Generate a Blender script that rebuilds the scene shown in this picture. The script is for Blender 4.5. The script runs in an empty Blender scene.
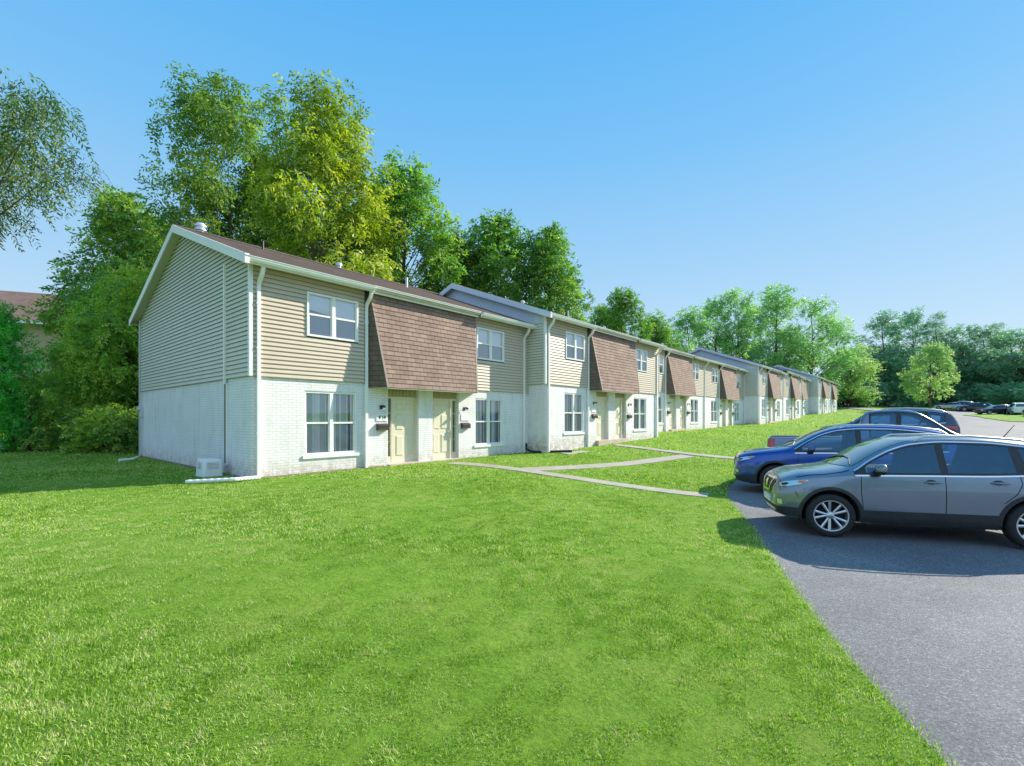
import bpy, bmesh, math, random
import numpy as np
from mathutils import Vector, Matrix
from mathutils.bvhtree import BVHTree
from mathutils.geometry import delaunay_2d_cdt

sc = bpy.context.scene
col = sc.collection
R = math.radians
rng = np.random.default_rng(7)
random.seed(7)

# ------------------------------------------------------------------ places
CU, SU = 0.649, 0.760                # direction of the row of houses
ROT_U = math.atan2(SU, CU)
SUN_AZ = (0.882, 0.471)              # towards the sun, on the ground
SUN_EL = R(30)

def ab(x, y):                        # world -> along the row, towards the car park
    return x * CU + y * SU, x * SU - y * CU
def xy(a, b):
    return a * CU + b * SU, a * SU - b * CU

P_A = [-80, -30, 0, 4.7, 15.7, 21, 26, 28.5, 38, 49, 60, 72, 83, 94, 107, 120, 140, 200, 400]
P_Z = [-.2, -.1, -.03, 0, .07, .26, .38, .58, .66, .93, 1.18, 1.55, 2.1, 2.3, 2.75, 3.5, 4.4, 6, 9]
E_A = [-90, -20, -10, -1.6, 1.23, 3.61, 5.0, 7.29, 9.09, 10.8, 12.3, 13.9, 17, 30, 60, 80, 95, 112, 200]
E_B = [6.2, 6.2, 5.2, 3.0, 1.44, .14, -.57, -1.52, -2.2, -2.95, -3.6, -4.0, -4.25, -4.4, -4.2, -3.2, -2.4, -2.4, -2.4]
def prof(a): return np.interp(a, P_A, P_Z)
_fa = np.linspace(-90, 200, 1161)
_fe = np.interp(_fa, E_A, E_B)
_k = np.hanning(9); _k /= _k.sum()
_fe = np.convolve(np.pad(_fe, 4, mode='edge'), _k, mode='valid')
def edge(a): return np.interp(a, _fa, _fe)
def sstep(t):
    t = np.clip(t, 0, 1); return t * t * (3 - 2 * t)
def ground(a, b):                    # lawn height
    d = b - edge(a)
    return prof(a) - .44 * sstep((d + 8.2) / 8.2)
def lot_z(a, b):
    return prof(a) - .47
def gz(x, y):                        # height of whatever surface lies at a world point
    a, b = ab(x, y)
    return float(lot_z(a, b) if b > edge(a) else ground(a, b))

def wnoise(x, y, s=1.0, seed=0):     # cheap smooth noise 0..1
    r = np.random.default_rng(seed); v = 0
    for k in range(5):
        th = r.uniform(0, 6.28); f = r.uniform(.5, 1.6) / s; p = r.uniform(0, 6.28)
        v = v + np.sin((x * math.cos(th) + y * math.sin(th)) * f * 6.28 + p + 1.3 * np.sin((x * math.sin(th) - y * math.cos(th)) * f * 4 + p))
    return np.clip(.5 + v * .16, 0, 1)

# ------------------------------------------------------------------ materials
def newmat(name):
    m = bpy.data.materials.new(name); m.use_nodes = True
    nt = m.node_tree; nt.nodes.clear()
    out = nt.nodes.new('ShaderNodeOutputMaterial')
    return m, nt, out
def N(nt, t, **kw):
    n = nt.nodes.new(t)
    for k, v in kw.items():
        if k in n.inputs: n.inputs[k].default_value = v
        else: setattr(n, k, v)
    return n
def rgba(c): return (c[0], c[1], c[2], 1)
def ramp(nt, stops):
    n = nt.nodes.new('ShaderNodeValToRGB'); e = n.color_ramp.elements
    while len(e) < len(stops): e.new(.5)
    for i, (p, c) in enumerate(stops):
        e[i].position = p; e[i].color = rgba(c)
    return n

def pbr(name, c, rough=.6, metal=0, var=.12, vscale=3, bump=0, bscale=40, spec=.5, coat=0, dirt=None):
    m, nt, out = newmat(name)
    b = N(nt, 'ShaderNodeBsdfPrincipled'); L = nt.links.new
    b.inputs['Roughness'].default_value = rough; b.inputs['Metallic'].default_value = metal
    b.inputs['Specular IOR Level'].default_value = spec
    if coat:
        b.inputs['Coat Weight'].default_value = coat; b.inputs['Coat Roughness'].default_value = .04
    tc = N(nt, 'ShaderNodeTexCoord')
    no = N(nt, 'ShaderNodeTexNoise', Scale=vscale, Detail=6.0, Roughness=.65)
    L(tc.outputs['Object'], no.inputs['Vector'])
    lo = tuple(x * (1 - var) for x in c); hi = tuple(min(1, x * (1 + var)) for x in c)
    rp = ramp(nt, [(.3, lo), (.7, hi)])
    L(no.outputs['Fac'], rp.inputs['Fac']); L(rp.outputs[0], b.inputs['Base Color'])
    if bump:
        n2 = N(nt, 'ShaderNodeTexNoise', Scale=bscale, Detail=4.0)
        L(tc.outputs['Object'], n2.inputs['Vector'])
        bp = N(nt, 'ShaderNodeBump', Strength=bump, Distance=.01)
        L(n2.outputs['Fac'], bp.inputs['Height']); L(bp.outputs[0], b.inputs['Normal'])
    L(b.outputs[0], out.inputs[0])
    return m

def brick_mat(name, c1, c2, mortar, bw, bh, ms, bump, rough=.75, var=.1, stain=None, bias=0.0, smooth=.1):
    m, nt, out = newmat(name); L = nt.links.new
    b = N(nt, 'ShaderNodeBsdfPrincipled', Roughness=rough)
    uv = N(nt, 'ShaderNodeUVMap')
    bt = N(nt, 'ShaderNodeTexBrick', Color1=rgba(c1), Color2=rgba(c2), Mortar=rgba(mortar))
    bt.inputs['Scale'].default_value = 1; bt.inputs['Brick Width'].default_value = bw
    bt.inputs['Row Height'].default_value = bh; bt.inputs['Mortar Size'].default_value = ms
    bt.inputs['Mortar Smooth'].default_value = smooth; bt.inputs['Bias'].default_value = bias
    L(uv.outputs[0], bt.inputs['Vector'])
    no = N(nt, 'ShaderNodeTexNoise', Scale=1.4, Detail=8.0, Roughness=.7)
    L(uv.outputs[0], no.inputs['Vector'])
    mx = N(nt, 'ShaderNodeMix', data_type='RGBA', blend_type='MULTIPLY'); mx.inputs[0].default_value = 1
    rp = ramp(nt, [(.25, (1 - 2 * var,) * 3), (.75, (1 + var * .4,) * 3)])
    L(no.outputs['Fac'], rp.inputs[0]); L(bt.outputs['Color'], mx.inputs[6]); L(rp.outputs[0], mx.inputs[7])
    res = mx.outputs[2]
    mp_ = N(nt, 'ShaderNodeMapping'); mp_.inputs['Scale'].default_value = (3.2, .28, 1); L(uv.outputs[0], mp_.inputs[0])
    ns = N(nt, 'ShaderNodeTexNoise', Scale=1.6, Detail=7.0, Roughness=.7); L(mp_.outputs[0], ns.inputs['Vector'])
    rs = ramp(nt, [(.32, (.80, .785, .76)), (.50, (1, 1, 1))]); L(ns.outputs['Fac'], rs.inputs[0])
    ms_ = N(nt, 'ShaderNodeMix', data_type='RGBA', blend_type='MULTIPLY'); ms_.inputs[0].default_value = .8; L(res, ms_.inputs[6]); L(rs.outputs[0], ms_.inputs[7]); res = ms_.outputs[2]
    if stain:                       # splash-back and peeling near the ground
        sp = N(nt, 'ShaderNodeSeparateXYZ'); L(uv.outputs[0], sp.inputs[0])
        mr = N(nt, 'ShaderNodeMapRange'); mr.inputs['From Min'].default_value = .05; mr.inputs['From Max'].default_value = .5
        mr.inputs['To Min'].default_value = .95; mr.inputs['To Max'].default_value = 0
        L(sp.outputs['Y'], mr.inputs[0])
        n3 = N(nt, 'ShaderNodeTexNoise', Scale=4.0, Detail=8.0, Roughness=.8); L(uv.outputs[0], n3.inputs['Vector'])
        r3 = ramp(nt, [(.42, (0, 0, 0)), (.58, (1, 1, 1))]); L(n3.outputs['Fac'], r3.inputs[0])
        mu = N(nt, 'ShaderNodeMath', operation='MULTIPLY'); L(mr.outputs[0], mu.inputs[0]); L(r3.outputs[0], mu.inputs[1])
        m2 = N(nt, 'ShaderNodeMix', data_type='RGBA'); L(mu.outputs[0], m2.inputs[0]); L(res, m2.inputs[6])
        m2.inputs[7].default_value = rgba(stain); res = m2.outputs[2]
    L(res, b.inputs['Base Color'])
    bp = N(nt, 'ShaderNodeBump', Strength=bump, Distance=.012, invert=True)
    n4 = N(nt, 'ShaderNodeTexNoise', Scale=30.0, Detail=4.0); L(uv.outputs[0], n4.inputs['Vector'])
    ad = N(nt, 'ShaderNodeMath', operation='MULTIPLY_ADD'); L(n4.outputs['Fac'], ad.inputs[0]); ad.inputs[1].default_value = -.5
    L(bt.outputs['Fac'], ad.inputs[2]); L(ad.outputs[0], bp.inputs['Height']); L(bp.outputs[0], b.inputs['Normal'])
    L(b.outputs[0], out.inputs[0])
    return m

def leaf_mat(name, dark, mid, light, trans=.4):
    m, nt, out = newmat(name); L = nt.links.new
    at = N(nt, 'ShaderNodeAttribute', attribute_name='tint')
    rp = ramp(nt, [(0, dark), (.5, mid), (1, light)]); L(at.outputs['Fac'], rp.inputs[0])
    d = N(nt, 'ShaderNodeBsdfPrincipled', Roughness=.5); d.inputs['Specular IOR Level'].default_value = .3
    t = N(nt, 'ShaderNodeBsdfTranslucent')
    hs = N(nt, 'ShaderNodeHueSaturation', Saturation=1.15, Value=1.25); L(rp.outputs[0], hs.inputs['Color'])
    L(rp.outputs[0], d.inputs['Base Color']); L(hs.outputs[0], t.inputs[0])
    mx = N(nt, 'ShaderNodeMixShader'); mx.inputs[0].default_value = trans
    L(d.outputs[0], mx.inputs[1]); L(t.outputs[0], mx.inputs[2]); L(mx.outputs[0], out.inputs[0])
    return m

def glass_mat(name, refl=.08, tint=(.85, .9, .92), rough=.01, gcol=(.9, .9, .9)):
    m, nt, out = newmat(name); L = nt.links.new
    tr = N(nt, 'ShaderNodeBsdfTransparent', Color=rgba(tint)); gl = N(nt, 'ShaderNodeBsdfGlossy', Roughness=rough, Color=rgba(gcol))
    fr = N(nt, 'ShaderNodeFresnel', IOR=1.5)
    ad = N(nt, 'ShaderNodeMath', operation='ADD', use_clamp=True); L(fr.outputs[0], ad.inputs[0]); ad.inputs[1].default_value = refl
    mx = N(nt, 'ShaderNodeMixShader'); L(ad.outputs[0], mx.inputs[0]); L(tr.outputs[0], mx.inputs[1]); L(gl.outputs[0], mx.inputs[2])
    L(mx.outputs[0], out.inputs[0]); return m

M = {}
M['brick'] = brick_mat('painted_brick', (.88, .855, .875), (.84, .82, .84), (.69, .675, .69), .203, .068, .007, .6, var=.06, stain=(.50, .40, .32))
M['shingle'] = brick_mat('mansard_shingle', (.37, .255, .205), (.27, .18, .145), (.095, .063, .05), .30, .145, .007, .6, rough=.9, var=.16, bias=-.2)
M['shingle_shaded'] = brick_mat('shingle_painted_shade', (.20, .145, .12), (.15, .11, .09), (.055, .042, .036), .30, .145, .007, .6, rough=.9, var=.16)  # darker copy of the mansard shingle: side-face shade put into the colour
M['roof'] = brick_mat('roof_shingle', (.20, .155, .135), (.15, .115, .10), (.08, .062, .055), .33, .14, .006, .5, rough=.95, var=.2)
M['siding'] = pbr('vinyl_siding_beige', (.58, .485, .375), .45, var=.04, vscale=1.5, bump=.06, bscale=25)
M['siding_end'] = pbr('vinyl_siding_gable', (.64, .62, .53), .45, var=.04, vscale=1.5, bump=.06, bscale=25)
M['vertical'] = pbr('white_siding_shade_blue', (.62, .68, .78), .5, var=.04, vscale=1.5)  # white boards, with the blue of their sky-lit shade put into the colour
M['trim'] = pbr('white_trim', (.82, .82, .80), .4, var=.05, vscale=4)
M['gable_lap_shade'] = pbr('gable_lap_painted_shade', (.13, .13, .11), .7, var=.1)  # painted shade for the gable laps
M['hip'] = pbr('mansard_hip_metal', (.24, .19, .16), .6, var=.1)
M['lap_shade'] = pbr('siding_lap_painted_shade', (.20, .17, .12), .7, var=.1)  # painted shade for the lines under the front siding laps
M['soffit'] = pbr('soffit_cream', (.60, .56, .45), .6, var=.05)
M['wood'] = pbr('tan_panel', (.42, .345, .19), .6, var=.12, vscale=6)
M['door'] = pbr('cream_door', (.72, .66, .51), .4, var=.03)
M['dark'] = pbr('sheathing_and_gap_shade', (.05, .04, .032), .6, var=.2)
M['black'] = pbr('black_metal', (.018, .018, .018), .4, var=.2)
M['bronze'] = pbr('bronze_mailbox', (.09, .07, .06), .35, metal=.4, var=.2)
M['interior'] = pbr('dim_interior', (.24, .27, .29), .9, var=.2)
M['blind'] = pbr('pale_blind', (.93, .95, .96), .6, var=.06)
M['blind_dark'] = pbr('blind_painted_shade', (.52, .60, .64), .6, var=.08)  # darker copy of the blind: slat shade put into the colour
M['shade'] = pbr('white_roller_shade', (.92, .93, .94), .6, var=.03)
M['glass'] = glass_mat('window_glass', .10, (.93, .96, .97))
M['glass_up'] = glass_mat('upper_window_glass', .24, (.95, .97, .98))
M['mesh'] = glass_mat('window_mesh', .0, (.90, .92, .94), .5)
M['screen'] = pbr('insect_screen', (.21, .25, .31), .6, var=.05)
M['stoop'] = pbr('stoop_concrete', (.52, .42, .33), .9, var=.15, bump=.3)
M['galv'] = pbr('galvanised_pipe', (.62, .65, .66), .4, metal=.5, var=.1)
M['plastic'] = pbr('grey_white_plastic', (.80, .82, .82), .5, var=.06)
M['cable'] = pbr('black_cable', (.02, .02, .022), .5)
M['bark'] = pbr('bark', (.10, .08, .06), .95, var=.4, vscale=4, bump=.6, bscale=12)

def conc():
    m, nt, out = newmat('walk_concrete'); L = nt.links.new
    tc = N(nt, 'ShaderNodeTexCoord'); b = N(nt, 'ShaderNodeBsdfPrincipled', Roughness=.9)
    n1 = N(nt, 'ShaderNodeTexNoise', Scale=1.2, Detail=10.0, Roughness=.7); L(tc.outputs['Object'], n1.inputs['Vector'])
    n2 = N(nt, 'ShaderNodeTexNoise', Scale=60.0, Detail=4.0); L(tc.outputs['Object'], n2.inputs['Vector'])
    r = ramp(nt, [(.3, (.29, .265, .22)), (.7, (.44, .405, .34))]); L(n1.outputs['Fac'], r.inputs[0]); L(r.outputs[0], b.inputs['Base Color'])
    bp = N(nt, 'ShaderNodeBump', Strength=.3, Distance=.01); L(n2.outputs['Fac'], bp.inputs['Height']); L(bp.outputs[0], b.inputs['Normal'])
    L(b.outputs[0], out.inputs[0]); return m
M['conc'] = conc()

def asphalt():
    m, nt, out = newmat('old_asphalt'); L = nt.links.new
    tc = N(nt, 'ShaderNodeTexCoord'); b = N(nt, 'ShaderNodeBsdfPrincipled', Roughness=.85)
    v = N(nt, 'ShaderNodeTexVoronoi', Scale=85.0); L(tc.outputs['Object'], v.inputs['Vector'])
    v2 = N(nt, 'ShaderNodeTexNoise', Scale=140.0, Detail=3.0, Roughness=.7); L(tc.outputs['Object'], v2.inputs['Vector'])
    n1 = N(nt, 'ShaderNodeTexNoise', Scale=.7, Detail=9.0, Roughness=.65); L(tc.outputs['Object'], n1.inputs['Vector'])
    sepc = N(nt, 'ShaderNodeSeparateColor'); L(v.outputs['Color'], sepc.inputs[0])
    r1 = ramp(nt, [(0, (.105, .108, .115)), (.6, (.178, .182, .193)), (.92, (.235, .238, .25)), (1, (.36, .36, .365))]); L(sepc.outputs[0], r1.inputs[0])
    r2 = ramp(nt, [(.3, (.78, .78, .80)), (.7, (1.18, 1.17, 1.16))]); L(n1.outputs['Fac'], r2.inputs[0])
    r3 = ramp(nt, [(.3, (.75, .75, .75)), (.7, (1.25, 1.25, 1.25))]); L(v2.outputs['Fac'], r3.inputs[0])
    m1 = N(nt, 'ShaderNodeMix', data_type='RGBA', blend_type='MULTIPLY'); m1.inputs[0].default_value = 1
    m2 = N(nt, 'ShaderNodeMix', data_type='RGBA', blend_type='MULTIPLY'); m2.inputs[0].default_value = 1
    L(r1.outputs[0], m1.inputs[6]); L(r2.outputs[0], m1.inputs[7]); L(m1.outputs[2], m2.inputs[6]); L(r3.outputs[0], m2.inputs[7])
    wn = N(nt, 'ShaderNodeTexNoise', Scale=1.1, Detail=5.0); L(tc.outputs['Object'], wn.inputs['Vector'])
    wv = N(nt, 'ShaderNodeMix', data_type='RGBA', blend_type='ADD'); wv.inputs[0].default_value = .6; L(tc.outputs['Object'], wv.inputs[6]); L(wn.outputs['Color'], wv.inputs[7])
    ck = N(nt, 'ShaderNodeTexVoronoi', feature='DISTANCE_TO_EDGE', Scale=.33); L(wv.outputs[2], ck.inputs['Vector'])
    cr = ramp(nt, [(0, (.84, .84, .84)), (.004, (.93, .93, .93)), (.007, (1, 1, 1))]); L(ck.outputs['Distance'], cr.inputs[0])
    st = N(nt, 'ShaderNodeTexNoise', Scale=.45, Detail=4.0, Roughness=.6); L(tc.outputs['Object'], st.inputs['Vector'])
    sr = ramp(nt, [(.34, (.82, .82, .83)), (.5, (1, 1, 1))]); L(st.outputs['Fac'], sr.inputs[0])
    m3 = N(nt, 'ShaderNodeMix', data_type='RGBA', blend_type='MULTIPLY'); m3.inputs[0].default_value = 1; L(m2.outputs[2], m3.inputs[6]); L(cr.outputs[0], m3.inputs[7])
    m4 = N(nt, 'ShaderNodeMix', data_type='RGBA', blend_type='MULTIPLY'); m4.inputs[0].default_value = 1; L(m3.outputs[2], m4.inputs[6]); L(sr.outputs[0], m4.inputs[7])
    L(m4.outputs[2], b.inputs['Base Color'])
    ad = N(nt, 'ShaderNodeMath', operation='MULTIPLY_ADD'); L(v.outputs['Distance'], ad.inputs[0]); ad.inputs[1].default_value = -1.0; L(v2.outputs['Fac'], ad.inputs[2])
    bp = N(nt, 'ShaderNodeBump', Strength=.7, Distance=.006); L(ad.outputs[0], bp.inputs['Height']); L(bp.outputs[0], b.inputs['Normal'])
    L(b.outputs[0], out.inputs[0]); return m
M['asphalt'] = asphalt()

def lawn():
    m, nt, out = newmat('lawn_soil_and_thatch'); L = nt.links.new
    tc = N(nt, 'ShaderNodeTexCoord'); b = N(nt, 'ShaderNodeBsdfPrincipled', Roughness=.9); b.inputs['Specular IOR Level'].default_value = .1
    n1 = N(nt, 'ShaderNodeTexNoise', Scale=.9, Detail=8.0, Roughness=.7); L(tc.outputs['Object'], n1.inputs['Vector'])
    n2 = N(nt, 'ShaderNodeTexNoise', Scale=22.0, Detail=8.0, Roughness=.8); L(tc.outputs['Object'], n2.inputs['Vector'])
    r1 = ramp(nt, [(.28, (.12, .25, .02)), (.5, (.19, .35, .04)), (.66, (.25, .36, .06)), (.78, (.36, .36, .13))]); L(n1.outputs['Fac'], r1.inputs[0])
    r2 = ramp(nt, [(.25, (.45, .45, .45)), (.75, (1.45, 1.45, 1.4))]); L(n2.outputs['Fac'], r2.inputs[0])
    m1 = N(nt, 'ShaderNodeMix', data_type='RGBA', blend_type='MULTIPLY'); m1.inputs[0].default_value = 1
    L(r1.outputs[0], m1.inputs[6]); L(r2.outputs[0], m1.inputs[7]); L(m1.outputs[2], b.inputs['Base Color'])
    bp = N(nt, 'ShaderNodeBump', Strength=.9, Distance=.05); L(n2.outputs['Fac'], bp.inputs['Height']); L(bp.outputs[0], b.inputs['Normal'])
    L(b.outputs[0], out.inputs[0]); return m
M['lawn'] = lawn()
M['soil'] = pbr('edge_soil', (.17, .15, .085), .95, var=.45, vscale=9, bump=.8, bscale=60)

# ------------------------------------------------------------------ mesh builder
class MB:
    def __init__(s): s.v = []; s.f = []; s.uv = []; s.mi = []; s.cur = 0
    def face(s, pts, uvs=None):
        i = len(s.v); pts = [Vector(p) for p in pts]; s.v += pts; s.f.append(list(range(i, i + len(pts)))); s.mi.append(s.cur)
        if uvs is None:
            n = Vector((0, 0, 0))
            for k in range(1, len(pts) - 1): n += (pts[k] - pts[0]).cross(pts[k + 1] - pts[0])
            ax, ay, az = abs(n.x), abs(n.y), abs(n.z)
            if az > 1.5 * max(ax, ay): uvs = [(p.x, p.y) for p in pts]
            elif ax > ay: uvs = [(p.y, p.z) for p in pts]
            else: uvs = [(p.x, p.z) for p in pts]
        s.uv += list(uvs)
    def box(s, x0, x1, y0, y1, z0, z1):
        a, b = (x0, x1), (y0, y1)
        p = lambda i, j, k: ((x0, x1)[i], (y0, y1)[j], (z0, z1)[k])
        s.face([p(0,0,0), p(1,0,0), p(1,0,1), p(0,0,1)]); s.face([p(1,1,0), p(0,1,0), p(0,1,1), p(1,1,1)])
        s.face([p(0,1,0), p(0,0,0), p(0,0,1), p(0,1,1)]); s.face([p(1,0,0), p(1,1,0), p(1,1,1), p(1,0,1)])
        s.face([p(0,0,1), p(1,0,1), p(1,1,1), p(0,1,1)]); s.face([p(0,1,0), p(1,1,0), p(1,0,0), p(0,0,0)])
    def tube(s, pts, r, n=8, cap=True):
        pts = [Vector(p) for p in pts]
        rs = r if isinstance(r, (list, tuple)) else [r] * len(pts)
        rings = []; up = Vector((0, 0, 1)); prev = None
        for i, p in enumerate(pts):
            t = (pts[min(i + 1, len(pts) - 1)] - pts[max(i - 1, 0)]).normalized()
            if prev is None:
                u = t.cross(up if abs(t.z) < .9 else Vector((1, 0, 0))).normalized()
            else: u = (prev - t * prev.dot(t)).normalized()
            prev = u; w = t.cross(u)
            rings.append([p + (u * math.cos(2 * math.pi * k / n) + w * math.sin(2 * math.pi * k / n)) * rs[i] for k in range(n)])
        for a, b in zip(rings, rings[1:]):
            for k in range(n): s.face([a[k], a[(k + 1) % n], b[(k + 1) % n], b[k]])
        if cap: s.face(rings[0][::-1]); s.face(rings[-1])
    def rtube(s, pts, w, d):           # rectangular pipe (downspouts) in a plane of constant x
        pts = [Vector(p) for p in pts]; prof_ = []
        for i, p in enumerate(pts):
            t = (pts[min(i + 1, len(pts) - 1)] - pts[max(i - 1, 0)]).normalized()
            nrm = Vector((1, 0, 0)).cross(t).normalized()
            X = Vector((w / 2, 0, 0)); Y = nrm * d / 2
            prof_.append([p - X - Y, p + X - Y, p + X + Y, p - X + Y])
        for a, b in zip(prof_, prof_[1:]):
            for k in range(4): s.face([a[k], a[(k + 1) % 4], b[(k + 1) % 4], b[k]])
        s.face(prof_[0][::-1]); s.face(prof_[-1])
    def lathe(s, prof_, n=24, c=(0, 0, 0), axis='z'):
        rings = []
        for (r, h) in prof_:
            ring = []
            for k in range(n):
                a = 2 * math.pi * k / n; x, y, z = r * math.cos(a), r * math.sin(a), h
                if axis == 'y': x, y, z = x, h, y
                if axis == 'x': x, y, z = h, x, y
                ring.append(Vector((x + c[0], y + c[1], z + c[2])))
            rings.append(ring)
        for a, b in zip(rings, rings[1:]):
            for k in range(n): s.face([a[k], a[(k + 1) % n], b[(k + 1) % n], b[k]])
    def mesh(s, name, mats, smooth=False, weld=False):
        me = bpy.data.meshes.new(name)
        me.from_pydata([tuple(v) for v in s.v], [], s.f)
        for m in (mats if isinstance(mats, (list, tuple)) else [mats]): me.materials.append(m)
        u = me.uv_layers.new(name='UVMap')
        u.data.foreach_set('uv', np.array(s.uv, dtype=np.float32).ravel())
        me.polygons.foreach_set('material_index', s.mi)
        if weld or smooth:
            bm = bmesh.new(); bm.from_mesh(me); bmesh.ops.remove_doubles(bm, verts=bm.verts, dist=1e-4)
            bmesh.ops.recalc_face_normals(bm, faces=bm.faces); bm.to_mesh(me); bm.free()
        if smooth:
            me.polygons.foreach_set('use_smooth', [True] * len(me.polygons)); me.set_sharp_from_angle(angle=R(38))
        me.update(); return me
    def obj(s, name, mats, parent=None, smooth=False, weld=False):
        return link(name, s.mesh(name, mats, smooth, weld), parent)

def link(name, me, parent=None):
    o = bpy.data.objects.new(name, me); col.objects.link(o)
    if parent: o.parent = parent
    return o
def tag(o, label=None, cat=None, group=None, kind=None):
    if label: o['label'] = label
    if cat: o['category'] = cat
    if group: o['group'] = group
    if kind: o['kind'] = kind
    return o
def empty(name, loc=(0, 0, 0), rz=0, label=None, cat=None, group=None):
    o = bpy.data.objects.new(name, None); col.objects.link(o); o.location = loc; o.rotation_euler = (0, 0, rz)
    o.empty_display_size = .2
    return tag(o, label, cat, group)
def copy_tree(o, parent=None):
    c = o.copy(); col.objects.link(c); c.parent = parent
    for ch in list(o.children): copy_tree(ch, c)
    return c
# ------------------------------------------------------------------ sky, sun, camera
w = bpy.data.worlds.new("World"); sc.world = w; w.use_nodes = True
nt = w.node_tree; bg = nt.nodes['Background']
sky = nt.nodes.new('ShaderNodeTexSky'); sky.sky_type = 'NISHITA'; sky.sun_disc = False
sky.sun_elevation = SUN_EL; sky.sun_rotation = math.atan2(SUN_AZ[0], SUN_AZ[1])
sky.air_density = 1.0; sky.dust_density = .25; sky.ozone_density = 2.2; sky.altitude = 100
# the Nishita sky alone is far steeper than the photograph's even blue, so most of it is an elevation ramp of the same blues
tcw = nt.nodes.new('ShaderNodeTexCoord'); spw = nt.nodes.new('ShaderNodeSeparateXYZ'); nt.links.new(tcw.outputs['Generated'], spw.inputs[0])
rw = ramp(nt, [(.0, (.68, .82, .92)), (.10, (.59, .78, .93)), (.27, (.385, .66, .94)), (.48, (.185, .545, .95)), (.66, (.09, .46, .94)), (1, (.05, .36, .85))])
nt.links.new(spw.outputs['Z'], rw.inputs[0])
gm = nt.nodes.new('ShaderNodeGamma'); gm.inputs[1].default_value = .5; nt.links.new(sky.outputs[0], gm.inputs[0])
mul = nt.nodes.new('ShaderNodeMix'); mul.data_type = 'RGBA'; mul.blend_type = 'MULTIPLY'; mul.inputs[0].default_value = 1; mul.inputs[7].default_value = (.30, .37, .42, 1)
nt.links.new(gm.outputs[0], mul.inputs[6])
mxs = nt.nodes.new('ShaderNodeMix'); mxs.data_type = 'RGBA'; mxs.inputs[0].default_value = .88
nt.links.new(mul.outputs[2], mxs.inputs[6]); nt.links.new(rw.outputs[0], mxs.inputs[7])
sc10 = nt.nodes.new('ShaderNodeVectorMath'); sc10.operation = 'SCALE'; sc10.inputs['Scale'].default_value = 1 / .15
# unseen brighter sky added behind the viewer as fill for the shaded walls
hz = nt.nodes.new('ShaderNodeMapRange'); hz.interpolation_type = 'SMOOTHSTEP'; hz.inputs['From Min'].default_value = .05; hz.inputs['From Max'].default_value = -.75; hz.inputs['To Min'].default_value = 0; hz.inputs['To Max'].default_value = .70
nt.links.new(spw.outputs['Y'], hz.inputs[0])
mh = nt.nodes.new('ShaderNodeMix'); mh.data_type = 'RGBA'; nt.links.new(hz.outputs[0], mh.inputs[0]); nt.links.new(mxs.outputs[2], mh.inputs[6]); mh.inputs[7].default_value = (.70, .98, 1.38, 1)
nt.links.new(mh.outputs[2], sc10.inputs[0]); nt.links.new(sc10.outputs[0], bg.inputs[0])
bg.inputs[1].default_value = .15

sd = bpy.data.lights.new('sun', 'SUN'); sd.energy = 8.1; sd.angle = R(.5); sd.color = (1, .92, .77)
so = bpy.data.objects.new('sun', sd); col.objects.link(so)
sv = Vector((SUN_AZ[0] * math.cos(SUN_EL), SUN_AZ[1] * math.cos(SUN_EL), math.sin(SUN_EL)))
so.rotation_euler = sv.to_track_quat('Z', 'Y').to_euler(); so.location = sv * 60

cd = bpy.data.cameras.new('camera'); cam = bpy.data.objects.new('camera', cd); col.objects.link(cam)
cam.location = (0, 0, 1.5); cam.rotation_euler = (R(90), 0, 0)
cd.sensor_width = 36; cd.lens = 471 / 1024 * 36; cd.shift_y = 35 / 1024; cd.clip_start = .05; cd.clip_end = 2000
sc.camera = cam
sc.view_settings.view_transform = 'Standard'; sc.view_settings.look = 'None'; sc.view_settings.exposure = 0
sc.cycles.use_denoising = True
sc.cycles.max_bounces = 8; sc.cycles.transparent_max_bounces = 16
sc.render.film_transparent = False

# ------------------------------------------------------------------ ground sheets
def grid_mesh(name, A, Bf, zf, mat, kind='structure'):
    V = []; F = []; nb = len(Bf(0.0))
    for a in A:
        for b in Bf(a):
            x, y = xy(a, b); V.append((x, y, float(zf(a, b))))
    for i in range(len(A) - 1):
        for j in range(nb - 1):
            k = i * nb + j; F.append((k, k + nb, k + nb + 1, k + 1))
    me = bpy.data.meshes.new(name); me.from_pydata(V, [], F); me.materials.append(mat)
    me.polygons.foreach_set('use_smooth', [True] * len(F)); me.update()
    if me.polygons[0].normal.z < 0: me.flip_normals()
    o = link(name, me); tag(o, kind=kind); return o

Agrid = np.concatenate([np.linspace(-300, -30, 8), np.arange(-28, -6, 2), np.arange(-6, 30, .5), np.arange(30, 130, 2), np.linspace(132, 420, 14)])
Bg = np.concatenate([np.linspace(-400, -40, 10), np.arange(-36, -14, 2.0), np.arange(-13.5, -.3, .5), [-.25, -.08, 0.0]])
def g_b(a): return list(edge(a) + Bg) + list(edge(a) + np.array([.05, .5, 20, 60, 400]))
def g_z(a, b):
    if b > edge(a) + .02: return lot_z(a, b) - .06
    z = ground(a, b)
    if b - edge(a) > -.15: z -= .0
    return z + .02 * (wnoise(np.array(a), np.array(b), 3.0, 3) - .5)
grid_mesh('lawn_ground', Agrid, g_b, g_z, M['lawn'])
LA = np.concatenate([np.arange(-40, -6, 2), np.arange(-6, 30, .4), np.arange(30, 118, 2)])
def l_b(a):
    jit = .05 * (wnoise(np.array(a * 1.0), np.array(0.0), .7, 11) - .5)
    return [edge(a) + jit, edge(a) + .15, edge(a) + .5] + list(edge(a) + np.arange(1, 16, 1.0)) + list(edge(a) + np.array([20., 26, 34, 50]))
def l_z(a, b): return lot_z(a, b) + .012 * (wnoise(np.array(a), np.array(b), 5.0, 5) - .5)
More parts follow.
